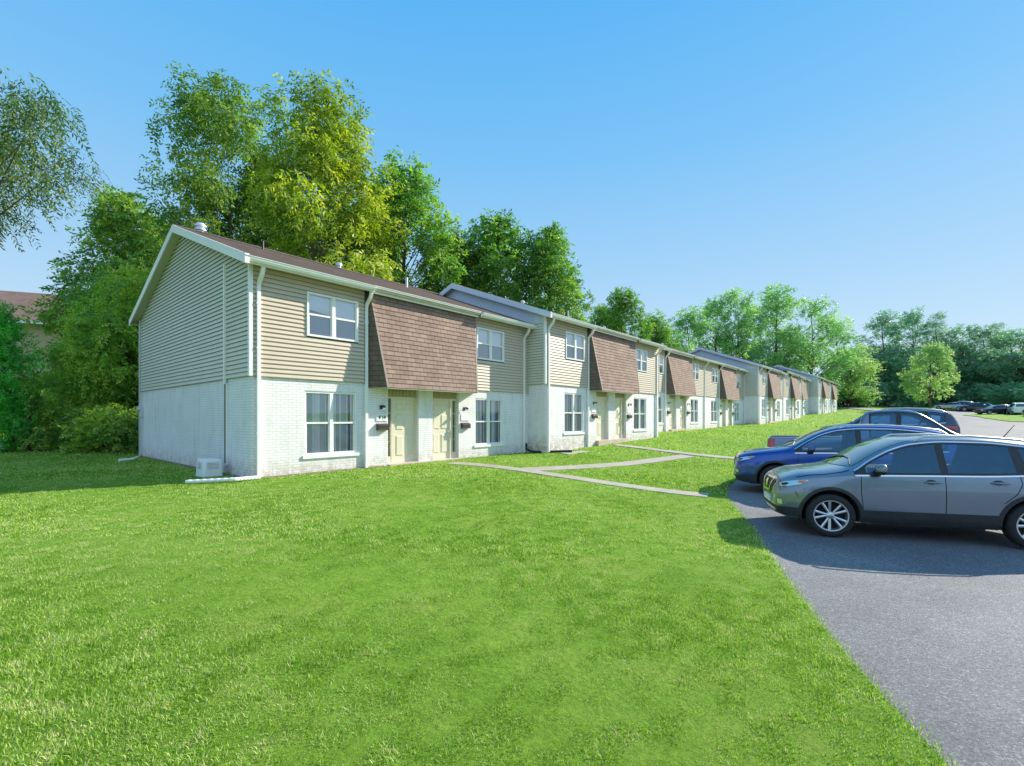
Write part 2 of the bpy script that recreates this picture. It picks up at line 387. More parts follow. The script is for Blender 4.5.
grid_mesh('parking_lot', LA, l_b, l_z, M['asphalt'])

# grass island in the car park
def blob(name, pts, zoff, mat, n=4):
    me_v = []; bm = bmesh.new()
    vs = [bm.verts.new((p[0], p[1], 0)) for p in pts]; f = bm.faces.new(vs)
    bmesh.ops.triangulate(bm, faces=[f])
    for k in range(n): bmesh.ops.subdivide_edges(bm, edges=bm.edges[:], cuts=1, use_grid_fill=True)
    for v in bm.verts: v.co.z = gz(v.co.x, v.co.y) + zoff
    bmesh.ops.recalc_face_normals(bm, faces=bm.faces)
    me = bpy.data.meshes.new(name); bm.to_mesh(me); bm.free(); me.materials.append(mat)
    if me.polygons[0].normal.z < 0: me.flip_normals()
    return tag(link(name, me), kind='structure')
def ray(px, Y): return ((px - 512) / 471 * Y, Y)
blob('grass_island', [ray(962, 70), ray(985, 56), ray(1010, 50), ray(1080, 44), ray(1100, 62), ray(1010, 74)], .06, M['lawn'])

# walkways: strips that follow the lawn
WALKS = [
    ([(10.3, -11.4), (10.75, -8.9), (11.8, -3.8)], .6),
    ([(11.0, -8.8), (15.4, -8.0), (19.8, -7.2)], .62),
    ([(20.4, -10.9), (20.4, -7.6), (20.8, -4.3)], .62),
    ([(15.9, -10.8), (17.3, -10.65)], .45),
    ([(92, -9.4), (93, -4.2)], 1.6),
]
def smooth_line(pts, n=10):
    P = [Vector((p[0], p[1], 0)) for p in pts]; out = []
    for i in range(len(P) - 1):
        p0, p1, p2, p3 = P[max(i - 1, 0)], P[i], P[i + 1], P[min(i + 2, len(P) - 1)]
        for k in range(n):
            t = k / n
            out.append(.5 * ((2 * p1) + (p2 - p0) * t + (2 * p0 - 5 * p1 + 4 * p2 - p3) * t * t + (3 * p1 - p0 - 3 * p2 + p3) * t ** 3))
    out.append(P[-1]); return out
WALK_LINES = []
for wi, (pts, wd) in enumerate(WALKS):
    ln = smooth_line(pts); WALK_LINES.append((np.array([(p.x, p.y) for p in ln]), wd))
    mb = MB(); rows = []
    for i, p in enumerate(ln):
        t = (ln[min(i + 1, len(ln) - 1)] - ln[max(i - 1, 0)]).normalized(); n_ = Vector((-t.y, t.x, 0))
        zo = (.022, .027, .032, .022, .022)[wi]
        row = []
        for s_ in (-1, -.98, 0, .98, 1):
            q = p + n_ * (s_ * wd / 2); X, Y = xy(q.x, q.y)
            z = float(ground(q.x, min(q.y, edge(q.x) - .01))) + zo - (.08 if abs(s_) == 1 else 0)
            row.append((X, Y, z))
        rows.append(row)
    for a, b in zip(rows, rows[1:]):
        for k in range(4): mb.face([a[k], a[k + 1], b[k + 1], b[k]])
    o = mb.obj('walkway', M['conc'], weld=True); tag(o, kind='structure')

# road that bends away behind the far house
mb = MB(); rows = []
for p in smooth_line([(110, -2), (116, -6), (122, -11), (128, -18), (140, -30)]):
    rows.append(p)
ctr = rows; rows = []
for i in range(len(ctr)):
    t = (ctr[min(i + 1, len(ctr) - 1)] - ctr[max(i - 1, 0)]).normalized(); n_ = Vector((-t.y, t.x, 0)); r_ = []
    for s_ in (-2.6, 0, 2.6):
        q = ctr[i] + n_ * s_; X, Y = xy(q.x, q.y); r_.append((X, Y, float(ground(q.x, min(q.y, edge(q.x) - .01))) + .1))
    rows.append(r_)
for a, b in zip(rows, rows[1:]):
    for k in range(2): mb.face([a[k], a[k + 1], b[k + 1], b[k]])
tag(mb.obj('road', M['asphalt'], weld=True), kind='structure')

# ------------------------------------------------------------------ grass blades
def walk_mask(a, b):
    m = np.zeros(a.shape, bool)
    for ln, wd in WALK_LINES:
        for (p, q) in zip(ln, ln[1:]):
            d = q - p; L2 = d @ d + 1e-9
            t = np.clip(((a - p[0]) * d[0] + (b - p[1]) * d[1]) / L2, 0, 1)
            dd = np.hypot(a - p[0] - t * d[0], b - p[1] - t * d[1]); m |= dd < wd / 2 - .02
    return m
HOUSE_RECTS = []      # (a0, a1, b_front, b_back) filled by the houses
def grass(n_target, y0, y1, hgt, wid, seed, spread):
    g = np.random.default_rng(seed)
    Y = g.uniform(y0 ** 1.5, y1 ** 1.5, n_target * 2) ** (1 / 1.5) if y1 < 30 else g.uniform(y0, y1, n_target * 2)
    X = g.uniform(-1.42, 1.0, n_target * 2) * Y + g.uniform(-2.0, 1.0, n_target * 2)
    a, b = ab(X, Y); d = b - edge(a)
    ok = (d < .03 + .04 * g.normal(size=d.shape)) & ~walk_mask(a, b)
    for (a0, a1, bf, bb) in HOUSE_RECTS: ok &= ~((a > a0) & (a < a1) & (b < bf) & (b > bb))
    dry = wnoise(X, Y, 1.4, 21) * .4 + wnoise(X, Y, .3, 22) * .6
    thin = wnoise(X, Y, .55, 23)
    ok &= g.uniform(size=d.shape) < np.clip(1.2 - .3 * np.clip((dry - .66) * 3, 0, 1) - .35 * np.clip((thin - .75) * 3, 0, 1), .3, 1)
    X, Y, a, b, dry, d = [q[ok][:n_target] for q in (X, Y, a, b, dry, d)]
    n = len(X)
    z = ground(a, np.minimum(b, edge(a))) - .012
    clump = wnoise(X, Y, .35, 24)
    h = hgt * g.uniform(.5, 1.25, n) * (.65 + .75 * clump); wv = wid * g.uniform(.6, 1.4, n)
    th = g.uniform(0, 6.283, n); lean = g.uniform(.1, 1.1, n) * h; ph = g.uniform(0, 6.283, n)
    dx, dy = np.cos(th) * wv / 2, np.sin(th) * wv / 2
    lx, ly = np.cos(ph) * lean, np.sin(ph) * lean
    V = np.empty((n, 5, 3), np.float32)
    V[:, 0] = np.stack([X - dx, Y - dy, z], 1); V[:, 1] = np.stack([X + dx, Y + dy, z], 1)
    V[:, 2] = np.stack([X + lx * .4 + dx * .8, Y + ly * .4 + dy * .8, z + h * .6], 1)
    V[:, 3] = np.stack([X + lx * .4 - dx * .8, Y + ly * .4 - dy * .8, z + h * .6], 1)
    V[:, 4] = np.stack([X + lx, Y + ly, z + h * .95], 1)
    k = (np.arange(n) * 5)[:, None]
    loops = np.concatenate([k + 0, k + 1, k + 2, k + 3, k + 3, k + 2, k + 4], 1).astype(np.int32)
    tint = np.clip(-.02 + .80 * g.random(n) ** 1.15 + .3 * (wnoise(X, Y, .5, 27) - .5) + .12 * (dry - .4) + .45 * np.clip((wnoise(X, Y, .42, 26) - .74) * 5, 0, 1) * g.random(n) + .25 * (wnoise(X, Y, 5.0, 25) - .5) + (g.random(n) < .10) * .45, 0, 1)
    return V.reshape(-1, 3), loops.ravel(), n, np.repeat(tint, 5)
def raw_mesh(name, V, loops, starts, tint, mat, smooth=False):
    me = bpy.data.meshes.new(name)
    me.vertices.add(len(V)); me.vertices.foreach_set('co', V.astype(np.float32).ravel())
    me.loops.add(len(loops)); me.loops.foreach_set('vertex_index', loops)
    me.polygons.add(len(starts)); me.polygons.foreach_set('loop_start', starts.astype(np.int32))
    at = me.attributes.new('tint', 'FLOAT', 'POINT'); at.data.foreach_set('value', tint.astype(np.float32))
    if smooth: me.polygons.foreach_set('use_smooth', np.ones(len(starts), bool))
    me.materials.append(mat); me.update(calc_edges=True); return me
M['grass'] = leaf_mat('grass_blades', (.09, .21, .02), (.30, .50, .05), (.66, .58, .36), .35)
_cr = next(n for n in M['grass'].node_tree.nodes if n.type == 'VALTORGB').color_ramp
_e = _cr.elements.new(.78); _e.color = (.60, .70, .25, 1)
def build_grass():
    parts_ = [grass(520000, .3, 6.0, .029, .0038, 31, 0), grass(330000, 6.0, 11.5, .033, .0078, 32, 0),
              grass(150000, 11.5, 19, .040, .018, 33, 0), grass(70000, 19, 42, .05, .05, 34, 0), grass(30000, 42, 95, .08, .12, 35, 0)]
    V = []; Lp = []; T = []; S = []; vo = 0; lo = 0
    for (v, l, n, t) in parts_:
        V.append(v); Lp.append(l + vo); T.append(t)
        s0 = lo + np.arange(n) * 7; S.append(np.stack([s0, s0 + 4], 1).ravel()); vo += len(v); lo += len(l)
    me = raw_mesh('grass', np.concatenate(V), np.concatenate(Lp), np.concatenate(S), np.concatenate(T), M['grass'])
    tag(link('grass', me), 'short bright green lawn grass with dry patches in front of the townhouses', 'grass', kind='stuff')
# ------------------------------------------------------------------ two-door townhouses
HD = 10.6            # depth
ZS = 2.53            # top of the brick storey
SL = .379            # roof slope
def roof_z(y):       # top of the roof at depth y
    yy = min(y, HD - y); return 5.35 + SL * (yy + .4)
_cache = {}
def cached(key, parent, name, mats, build, smooth=False):
    if key not in _cache:
        mb = MB(); build(mb); _cache[key] = mb.mesh(name, mats, smooth)
    return link(name, _cache[key], parent)

def wall_front(mb, x0, x1, z0, z1, y, ops, depth=.16):
    xs = sorted({x0, x1, *[o[0] for o in ops], *[o[1] for o in ops]}); zs = sorted({z0, z1, *[o[2] for o in ops], *[o[3] for o in ops]})
    for a, b in zip(xs, xs[1:]):
        for c, d in zip(zs, zs[1:]):
            if any(o[0] <= a and b <= o[1] and o[2] <= c and d <= o[3] for o in ops): continue
            mb.face([(a, y, c), (b, y, c), (b, y, d), (a, y, d)])
    for (a, b, c, d, *dp) in ops:
        e = y + (dp[0] if dp else depth)
        mb.face([(a, y, c), (a, y, d), (a, e, d), (a, e, c)], [(y, c), (y, d), (e, d), (e, c)])
        mb.face([(b, y, d), (b, y, c), (b, e, c), (b, e, d)], [(y, d), (y, c), (e, c), (e, d)])
        mb.face([(a, y, d), (b, y, d), (b, e, d), (a, e, d)]); mb.face([(b, y, c), (a, y, c), (a, e, c), (b, e, c)])

def laps(mb, spans_fn, z0, z1, h, P, ob=.026, ot=.003):
    """sawtooth courses; spans_fn(z) -> [(a0,a1)], P(a, out, z) -> point"""
    z = z0
    while z < z1 - .005:
        t = min(z + h, z1)
        for (a0, a1) in spans_fn(z, t):
            if a1 - a0 < .01: continue
            mb.face([P(a0, ob, z), P(a1, ob, z), P(a1, ot, t), P(a0, ot, t)], [(a0, z), (a1, z), (a1, t), (a0, t)])
            mb.cur = 1  # underside and lower edge of each course get the painted lap shadow
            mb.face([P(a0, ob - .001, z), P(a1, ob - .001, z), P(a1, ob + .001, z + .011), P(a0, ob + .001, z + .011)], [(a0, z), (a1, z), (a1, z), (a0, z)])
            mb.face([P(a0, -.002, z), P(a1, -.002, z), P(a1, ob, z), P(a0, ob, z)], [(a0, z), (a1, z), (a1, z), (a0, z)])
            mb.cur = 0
        z = t
def cut(a0, a1, z, t, ops):
    spans = [(a0, a1)]
    for (x0, x1, c, d) in ops:
        if t <= c + .002 or z >= d - .002: continue
        out = []
        for (p, q) in spans:
            if x0 > p: out.append((p, min(q, x0)))
            if x1 < q: out.append((max(p, x1), q))
        spans = [s_ for s_ in out if s_[1] > s_[0]]
    return spans

def window(root, x0, x1, z0, z1, y, upper, rz, sill):
    wd, ht = x1 - x0, z1 - z0
    key = (upper, round(wd, 2), round(ht, 2))
    def fr(mb):
        f = .055
        mb.box(0, f, -.03, .09, 0, ht); mb.box(wd - f, wd, -.03, .09, 0, ht)
        mb.box(f, wd - f, -.03, .09, 0, f); mb.box(f, wd - f, -.03, .09, ht - f, ht)
        mb.box(wd / 2 - .05, wd / 2 + .05, -.032, .088, f, ht - f)
        for a, b in ((f, wd / 2 - .05), (wd / 2 + .05, wd - f)):
            mb.box(a, b, -.012, .07, ht * .5 - .025, ht * .5 + .025)
            mb.box(a, a + .028, .0, .06, f, ht * .5 - .025); mb.box(b - .028, b, .0, .06, f, ht * .5 - .025)
            mb.box(a, a + .022, .012, .065, ht * .5 + .025, ht - f); mb.box(b - .022, b, .012, .065, ht * .5 + .025, ht - f)
    fo = cached(('frame',) + key, root, 'window', M['trim'], fr); fo.location = (x0, y, z0)
    def pn(mb):
        for a, b in ((.055, wd / 2 - .05), (wd / 2 + .05, wd - .055)):
            mb.face([(a, .03, .055), (b, .03, .055), (b, .03, ht * .5), (a, .03, ht * .5)])
            mb.face([(a, .045, ht * .5), (b, .045, ht * .5), (b, .045, ht - .055), (a, .045, ht - .055)])
    cached(('pane',) + key, fo, 'pane', M['glass_up' if upper else 'glass'], pn)
    def bx(mb):
        d = .62
        mb.face([(0, d, 0), (wd, d, 0), (wd, d, ht), (0, d, ht)]); mb.face([(0, .09, 0), (0, d, 0), (0, d, ht), (0, .09, ht)])
        mb.face([(wd, d, 0), (wd, .09, 0), (wd, .09, ht), (wd, d, ht)]); mb.face([(0, d, ht), (wd, d, ht), (wd, .09, ht), (0, .09, ht)])
        mb.face([(0, .09, 0), (wd, .09, 0), (wd, d, 0), (0, d, 0)])
    cached(('room',) + key, fo, 'room_recess', M['interior'], bx)
    if upper:
        vi = random.choice([0, 0, 1, 2]); key = key + (vi,)
        lo_ = (.46, .40, .62)[vi]
        def sh(mb): mb.face([(.05, .065, ht * lo_), (wd - .05, .065, ht * (.46 if vi == 2 else lo_)), (wd - .05, .065, ht - .04), (.05, .065, ht - .04)])
        cached(('shade',) + key, fo, 'roller_shade', M['shade'], sh)
        def sc_(mb):
            for a, b in ((.083, wd / 2 - .05), (wd / 2 + .05, wd - .083)):
                mb.face([(a, .036, .055), (b, .036, .055), (b, .036, ht * .5), (a, .036, ht * .5)])
        cached(('screen',) + key, fo, 'insect_screen', M['screen'], sc_)
    else:
        vi = random.choice([0, 1, 2]); key = key + (vi,)
        def bl(mb):
            r = random.Random(3 + vi); n = int(wd / .075)
            for k in range(n):
                c = .06 + (k + .5) * (wd - .12) / n; hw = .036; an = r.uniform(-.25, .35) if k % (6, 9, 4)[vi] else 1.0
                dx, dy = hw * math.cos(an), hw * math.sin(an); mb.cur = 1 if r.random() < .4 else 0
                mb.face([(c - dx, .085 - dy, .03), (c + dx, .085 + dy, .03), (c + dx, .085 + dy, ht - .03), (c - dx, .085 - dy, ht - .03)])
            mb.cur = 0
        cached(('blind',) + key, fo, 'vertical_blind', [M['blind'], M['blind_dark']], bl)
        def ms(mb):
            for a, b in ((.083, wd / 2 - .05), (wd / 2 + .05, wd - .083)):
                mb.face([(a, .024, .055), (b, .024, .055), (b, .024, ht * .5), (a, .024, ht * .5)])
        cached(('mesh', round(wd, 2)), fo, 'insect_screen', M['mesh'], ms)
        def si(mb): mb.box(-.06, wd + .06, -.09, .02, -.09, -.002)
        cached(('sill', round(wd, 2)), fo, 'sill', M['trim'], si)
    return fo

def door_unit(root, x0, x1, mirror):
    """recessed six-panel door with a sidelight; x0..x1 is the brick opening"""
    y = .17; wd = x1 - x0
    fx = (lambda v: x1 - v) if mirror else (lambda v: x0 + v)
    def bx(mb, a, b, *r):
        p, q = sorted((fx(a), fx(b))); mb.box(p, q, *r)
    dw = wd - .34
    mb = MB()                                            # frame
    bx(mb, .0, .04, y - .05, y + .1, .08, 2.17); bx(mb, .20, .31, y - .06, y + .1, .08, 2.17); bx(mb, wd - .04, wd, y - .05, y + .1, .08, 2.17)
    bx(mb, .04, .20, y - .05, y + .1, 2.11, 2.17); bx(mb, .31, wd - .04, y - .05, y + .1, 2.11, 2.17)
    bx(mb, .04, .20, y - .05, y + .1, .08, .30)
    for zz in (.75, 1.2, 1.65): bx(mb, .04, .20, y - .02, y + .06, zz - .012, zz + .012)
    fr = mb.obj('door_frame', M['door'], root)
    mb = MB(); p, q = sorted((fx(.04), fx(.20))); mb.face([(p, y + .02, .30), (q, y + .02, .30), (q, y + .02, 2.11), (p, y + .02, 2.11)])
    mb.obj('sidelight', M['glass'], fr)
    mb = MB(); mb.face([(p, y + .09, .30), (q, y + .09, .30), (q, y + .09, 2.11), (p, y + .09, 2.11)]); mb.obj('hall_recess', M['interior'], fr)
    mb = MB(); a0, a1 = .31, wd - .04; W = a1 - a0       # door slab with raised panels
    bx(mb, a0, a1, y, y + .045, .09, 2.11)
    st = .1 * W / .85; cx = (a0 + a1) / 2
    for (c, d) in ((.30, .95), (1.12, 1.62), (1.74, 1.97)):
        for (l, r_) in ((a0 + st, cx - st * .45), (cx + st * .45, a1 - st)):
            p, q = sorted((fx(l), fx(r_)))
            k = .03
            P = lambda pt, e: (pt[0], y - e, pt[1])
            o = [(p, c), (q, c), (q, d), (p, d)]; i = [(p + k, c + k), (q - k, c + k), (q - k, d - k), (p + k, d - k)]
            for j in range(4):
                j2 = (j + 1) % 4
                mb.face([P(o[j], -.004), P(o[j2], -.004), P(i[j2], .022), P(i[j], .022)])
            mb.face([P(t, .022) for t in i])
    d_ = mb.obj('door', M['door'], root)
    mb = MB(); kx = fx(a1 - .07) if not mirror else fx(a0 + .07)
    mb.lathe([(.0, y - .08), (.022, y - .075), (.03, y - .06), (.02, y - .045), (.012, y - .02), (.02, y)], 10, (kx, 0, 1.02), 'y')
    mb.obj('handle', M['galv'], d_, smooth=True)
    mb = MB()                                            # tan vertical boards over the door
    n = 9; e0, e1 = x0, x1
    for k in range(n):
        a = e0 + (e1 - e0) * k / n; b = e0 + (e1 - e0) * (k + 1) / n
        mb.box(a + .006, b - .006, y - .04, y + .05, 2.172, 2.5)
    mb.face([(e0, y, 2.172), (e1, y, 2.172), (e1, y, 2.5), (e0, y, 2.5)])
    mb.obj('transom_panel', M['wood'], root)

def wall_kit(root, x, near, digits):
    def lampf(mb):
        mb.box(-.045, .045, -.02, -.001, -.06, .06)
        mb.tube([(0, -.02, .03), (0, -.10, .06), (0, -.15, .03)], .012, 6)
        mb.lathe([(.0, .05), (.03, .045), (.075, -.01), (.07, -.012)], 12, (0, -.15, .0))
    l = cached('lamp', root, 'wall_lamp', M['black'], lampf, True); l.location = (x, 0, 1.83)
    def bulb(mb): mb.lathe([(.0, -.075), (.03, -.065), (.04, -.04), (.03, -.012)], 10, (0, -.15, 0))
    cached('bulb', l, 'lamp_glass', M['shade'], bulb, True)
    def plate(mb): mb.box(-.19, .19, -.022, -.001, -.11, .11)
    p = cached('plate', root, 'house_number_plate', M['trim'], plate); p.location = (x + .02, 0, 1.52)
    if digits:
        for ch, dx in zip(digits.replace(' ', ''), (-.085, .025, .095)):
            cu = bpy.data.curves.new('numeral', 'FONT'); cu.body = ch; cu.size = .15; cu.align_x = 'CENTER'; cu.align_y = 'CENTER'; cu.extrude = .002; cu.offset = .003
            t = bpy.data.objects.new('t', cu); col.objects.link(t)
            me = bpy.data.meshes.new_from_object(t.evaluated_get(bpy.context.evaluated_depsgraph_get()))
            bpy.data.objects.remove(t); me.materials.clear(); me.materials.append(M['black'])
            n = link('numeral', me, p); n.location = (dx, -.027, 0); n.rotation_euler = (R(90), 0, 0)
    def box(mb):
        mb.box(-.19, .19, -.115, -.001, -.09, .07)
        mb.face([(-.2, -.13, .045), (.2, -.13, .045), (.2, -.0, .115), (-.2, -.0, .115)])
        mb.face([(-.2, -.13, .035), (.2, -.13, .035), (.2, -.13, .045), (-.2, -.13, .045)])
        mb.box(-.14, .14, -.12, -.115, -.01, .035)
        for s in (-1, 1): mb.face([(s * .19, -.115, .07), (s * .19, -.001, .07), (s * .19, -.001, .11), (s * .19, -.115, .05)])
    b = cached('mailbox', root, 'mailbox', M['bronze'], box); b.location = (x + .02, 0, 1.22)

def downspout(root, x, ztop, zbot, foot=None, mat='trim'):
    mb = MB()
    pts = [(x, -.33, ztop), (x, -.33, ztop - .1), (x, -.27, ztop - .22), (x, -.10, ztop - .38), (x, -.06, ztop - .48), (x, -.06, zbot + .12)]
    mb.rtube(pts + [(x, -.06, zbot)], .085, .075)
    for zz in (1.1, 3.2, 4.3): mb.box(x - .055, x + .055, -.10, -.02, zz, zz + .04)
    mb.obj('downspout', M[mat], root)

def house(name_label, loc, floor, D, left, right_end, group, digits=False, lamps=True, first=False, gdown=1.1):
    root = empty('townhouse', (loc[0], loc[1], floor), ROT_U, name_label, 'townhouse', group)
    k = D / 10.8
    xa, xb = 3.2 * k, 7.6 * k
    wL = [(1.33, 2.87, .5, 2.23), (7.66, 9.20, .5, 2.23)]; wU = [(1.36, 2.88, 3.69, 4.87), (7.69, 9.21, 3.69, 4.87)]
    sc_ = lambda o: (o[0] + (k - 1) * (1.4 if o[0] < 4 else 9.2), o[1] + (k - 1) * (1.4 if o[0] < 4 else 9.2), o[2], o[3])
    wL = [sc_(o) for o in wL]; wU = [sc_(o) for o in wU]
    d0 = (3.92 * k, 3.92 * k + 1.18); d1 = (6.86 * k - 1.18, 6.86 * k)
    doors = [(*d0, .085, 2.46, .17), (*d1, .085, 2.46, .17)]
    # brick storey
    mb = MB()
    wall_front(mb, 0, D, -gdown, ZS, 0, wL + doors)
    mb.face([(0, HD, -gdown), (0, 0, -gdown), (0, 0, ZS), (0, HD, ZS)]); mb.face([(D, 0, -gdown), (D, HD, -gdown), (D, HD, ZS), (D, 0, ZS)])
    mb.face([(D, HD, -gdown), (0, HD, -gdown), (0, HD, ZS), (D, HD, ZS)])
    mb.obj('brick_wall', M['brick'], root)
    # upper front siding (two bays)
    mb = MB()
    P = lambda a, o, z: (a, -.03 - o, z)
    top = roof_z(0) - .16
    for (p, q, o) in ((0.0, xa - .12, wU[0]), (xb + .03, D, wU[1])):
        mb = MB()
        laps(mb, lambda z, t: cut(p, q, z, t, [o]), ZS, top, .112, P)
        mb.face([(p, -.031, ZS), (q, -.031, ZS), (q, 0, ZS), (p, 0, ZS)])
        mb.face([(o[0], -.03, o[2]), (o[0], -.03, o[3]), (o[0], .1, o[3]), (o[0], .1, o[2])]); mb.face([(o[1], -.03, o[3]), (o[1], -.03, o[2]), (o[1], .1, o[2]), (o[1], .1, o[3])])
        mb.obj('front_siding', [M['siding'], M['lap_shade']], root)
        mb = MB(); wall_front(mb, max(0, p - .12), min(D, q + .12), ZS, top, -.018, [o]); mb.obj('sheathing', M['dark'], root)
    mb = MB(); mb.box(xa - .118, xa - .001, -.055, -.021, ZS - .02, top); mb.obj('painted_shade_strip', M['dark'], root)  # dark strip painted in for the shaded gap beside the mansard
    mb = MB(); mb.face([(xa, .02, ZS - .1), (xb, .02, ZS - .1), (xb, .02, top), (xa, .02, top)]); mb.obj('sheathing', M['dark'], root)
    # mansard panel
    pt, pb, zt, zb = .10, .56, top - .02, 2.40
    xa2, xb2 = 3.5 * k, 7.25 * k
    mb = MB()
    def mp(u, t, o): 
        l = xa + (xa2 - xa) * (1 - t); r_ = xb + (xb2 - xb) * (1 - t)
        return (l + (r_ - l) * u, -(pt + (pb - pt) * (1 - t)) - o, zb + (zt - zb) * t)
    n = 21
    for i in range(n):
        t0, t1 = i / n, (i + 1) / n; zz0, zz1 = i * .145, (i + 1) * .145
        W0 = (mp(1, t0, 0)[0] - mp(0, t0, 0)[0])
        u0 = [xa + W0 * 0, xa + W0]
        mb.face([mp(0, t0, .014), mp(1, t0, .014), mp(1, t1, .002), mp(0, t1, .002)], [(mp(0, t0, 0)[0], zz0), (mp(1, t0, 0)[0], zz0), (mp(1, t1, 0)[0], zz1), (mp(0, t1, 0)[0], zz1)])
        mb.face([mp(0, t0, -.003), mp(1, t0, -.003), mp(1, t0, .014), mp(0, t0, .014)], [(0, zz0)] * 4)
    mb.obj('mansard', M['shingle'], root)
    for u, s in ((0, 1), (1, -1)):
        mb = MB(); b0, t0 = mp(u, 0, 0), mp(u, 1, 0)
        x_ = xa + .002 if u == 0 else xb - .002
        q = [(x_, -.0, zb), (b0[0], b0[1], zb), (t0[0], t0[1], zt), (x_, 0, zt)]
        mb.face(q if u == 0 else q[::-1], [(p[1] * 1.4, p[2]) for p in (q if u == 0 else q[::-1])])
        mb.obj('mansard_return', M['shingle_shaded'], root)
    for u in (0, 1):
        mb = MB(); b0, t0 = Vector(mp(u, 0, .02)), Vector(mp(u, 1, .008)); s = 1 if u == 0 else -1
        mb.face([b0, b0 + Vector((s * .07, 0, 0)), t0 + Vector((s * .05, 0, 0)), t0])
        mb.face([b0, t0, t0 + Vector((0, .03, 0)), b0 + Vector((0, .05, 0))])
        mb.obj('mansard_hip_trim', M['hip'], root)
    mb = MB(); mb.face([(xa, 0, zb - .003), (xb, 0, zb - .003), (xb2, -pb, zb - .003), (xa2, -pb, zb - .003)]); mb.box(xa2 + .02, xb2 - .02, -pb + .0, -pb + .02, zb - .03, zb - .004)
    mb.obj('mansard_soffit', M['soffit'], root)
    # roof
    ovL = .30 if left in ('full', 'step') else 0
    ovR = .30 if right_end else -.004
    mb = MB(); th = .10
    x0, x1 = -ovL, D + ovR
    ys = [-.40, HD / 2, HD + .40]
    zt_ = [roof_z(-.4), roof_z(HD / 2), roof_z(HD + .4) if False else 5.35]
    for (ya, za, yb_, zb_) in ((ys[0], zt_[0], ys[1], zt_[1]), (ys[1], zt_[1], ys[2], zt_[2])):
        n = 38
        for i in range(n):
            f0, f1 = i / n, (i + 1) / n
            A = (ya + (yb_ - ya) * f0, za + (zb_ - za) * f0); B = (ya + (yb_ - ya) * f1, za + (zb_ - za) * f1)
            up0, up1 = (.014, .003) if za < zb_ else (.003, .014)
            mb.face([(x0, A[0], A[1] + up0), (x1, A[0], A[1] + up0), (x1, B[0], B[1] + up1), (x0, B[0], B[1] + up1)],
                    [(x0, f0 * n * .14), (x1, f0 * n * .14), (x1, f1 * n * .14), (x0, f1 * n * .14)])
            if za < zb_: mb.face([(x0, A[0], A[1] - .004), (x1, A[0], A[1] - .004), (x1, A[0], A[1] + .014), (x0, A[0], A[1] + .014)], [(x0, f0 * n * .14 + .07), (x1, f0 * n * .14 + .07), (x1, f0 * n * .14 + .08), (x0, f0 * n * .14 + .08)])
            else: mb.face([(x1, B[0], B[1] - .004), (x0, B[0], B[1] - .004), (x0, B[0], B[1] + .014), (x1, B[0], B[1] + .014)])
        mb.face([(x0, ya, za - th), (x0, yb_, zb_ - th), (x1, yb_, zb_ - th), (x1, ya, za - th)])
    mb.face([(x0, ys[0], zt_[0] - th), (x1, ys[0], zt_[0] - th), (x1, ys[0], zt_[0] + .014), (x0, ys[0], zt_[0] + .014)])
    mb.face([(x1, ys[2], zt_[2] - th), (x0, ys[2], zt_[2] - th), (x0, ys[2], zt_[2] + .01), (x1, ys[2], zt_[2] + .01)])
    for xx in (x0, x1): mb.face([(xx, ys[0], zt_[0] - th), (xx, ys[1], zt_[1] - th), (xx, ys[1], zt_[1]), (xx, ys[0], zt_[0])]); mb.face([(xx, ys[1], zt_[1] - th), (xx, ys[2], zt_[2] - th), (xx, ys[2], zt_[2]), (xx, ys[1], zt_[1])])
    rf = mb.obj('roof', M['roof'], root)
    mb = MB(); mb.tube([(x0, HD / 2, zt_[1] + .012), (x1, HD / 2, zt_[1] + .012)], .05, 6); mb.obj('ridge_cap', M['roof'], rf)
    # eaves: soffit, fascia, gutters
    for (a, b, yo) in ((x0, xa - .0, -.40), (xa, xb, -.24), (xb, x1, -.40)):
        mb = MB(); mb.face([(a, 0, top - .0), (b, 0, top - .0), (b, yo, 5.17), (a, yo, 5.17)]); mb.obj('eaves_soffit', M['soffit'], root)
    mb = MB(); mb.face([(x0, HD, 5.17), (x1, HD, 5.17), (x1, HD + .38, 5.17), (x0, HD + .38, 5.17)])
    mb.obj('eaves_soffit', M['soffit'], root)
    for (a, b, yo, yi) in ((x0, xa, -.395, -.365), (xa + .001, xb - .001, -.26, -.235), (xb, x1, -.395, -.365), (x0, x1, HD + .37, HD + .395)):
        mb = MB(); mb.box(a, b, yo, yi, 5.16, 5.30); mb.obj('fascia', M['trim'], root)
    def gut(a, b, yo, z):
        mb = MB()
        pr = [(yo, z - .10), (yo - .07, z - .10), (yo - .10, z - .05), (yo - .115, z), (yo - .125, z), (yo - .125, z + .012), (yo - .1, z + .012), (yo - .06, z - .08), (yo, z - .08)]
        for (p, q) in zip(pr, pr[1:]): mb.face([(a, p[0], p[1]), (a, q[0], q[1]), (b, q[0], q[1]), (b, p[0], p[1])])
        for xx in (a, b): mb.face([(xx, p[0], p[1]) for p in pr[:6]] + [(xx, yo, z + .012)])
        mb.obj('gutter', M['trim'], root)
    gut(x0 + .005, xa - .01, -.40, 5.30); gut(xa + .01, xb - .01, -.30, 5.34); gut(xb + .01, x1 - .005, -.40, 5.30)
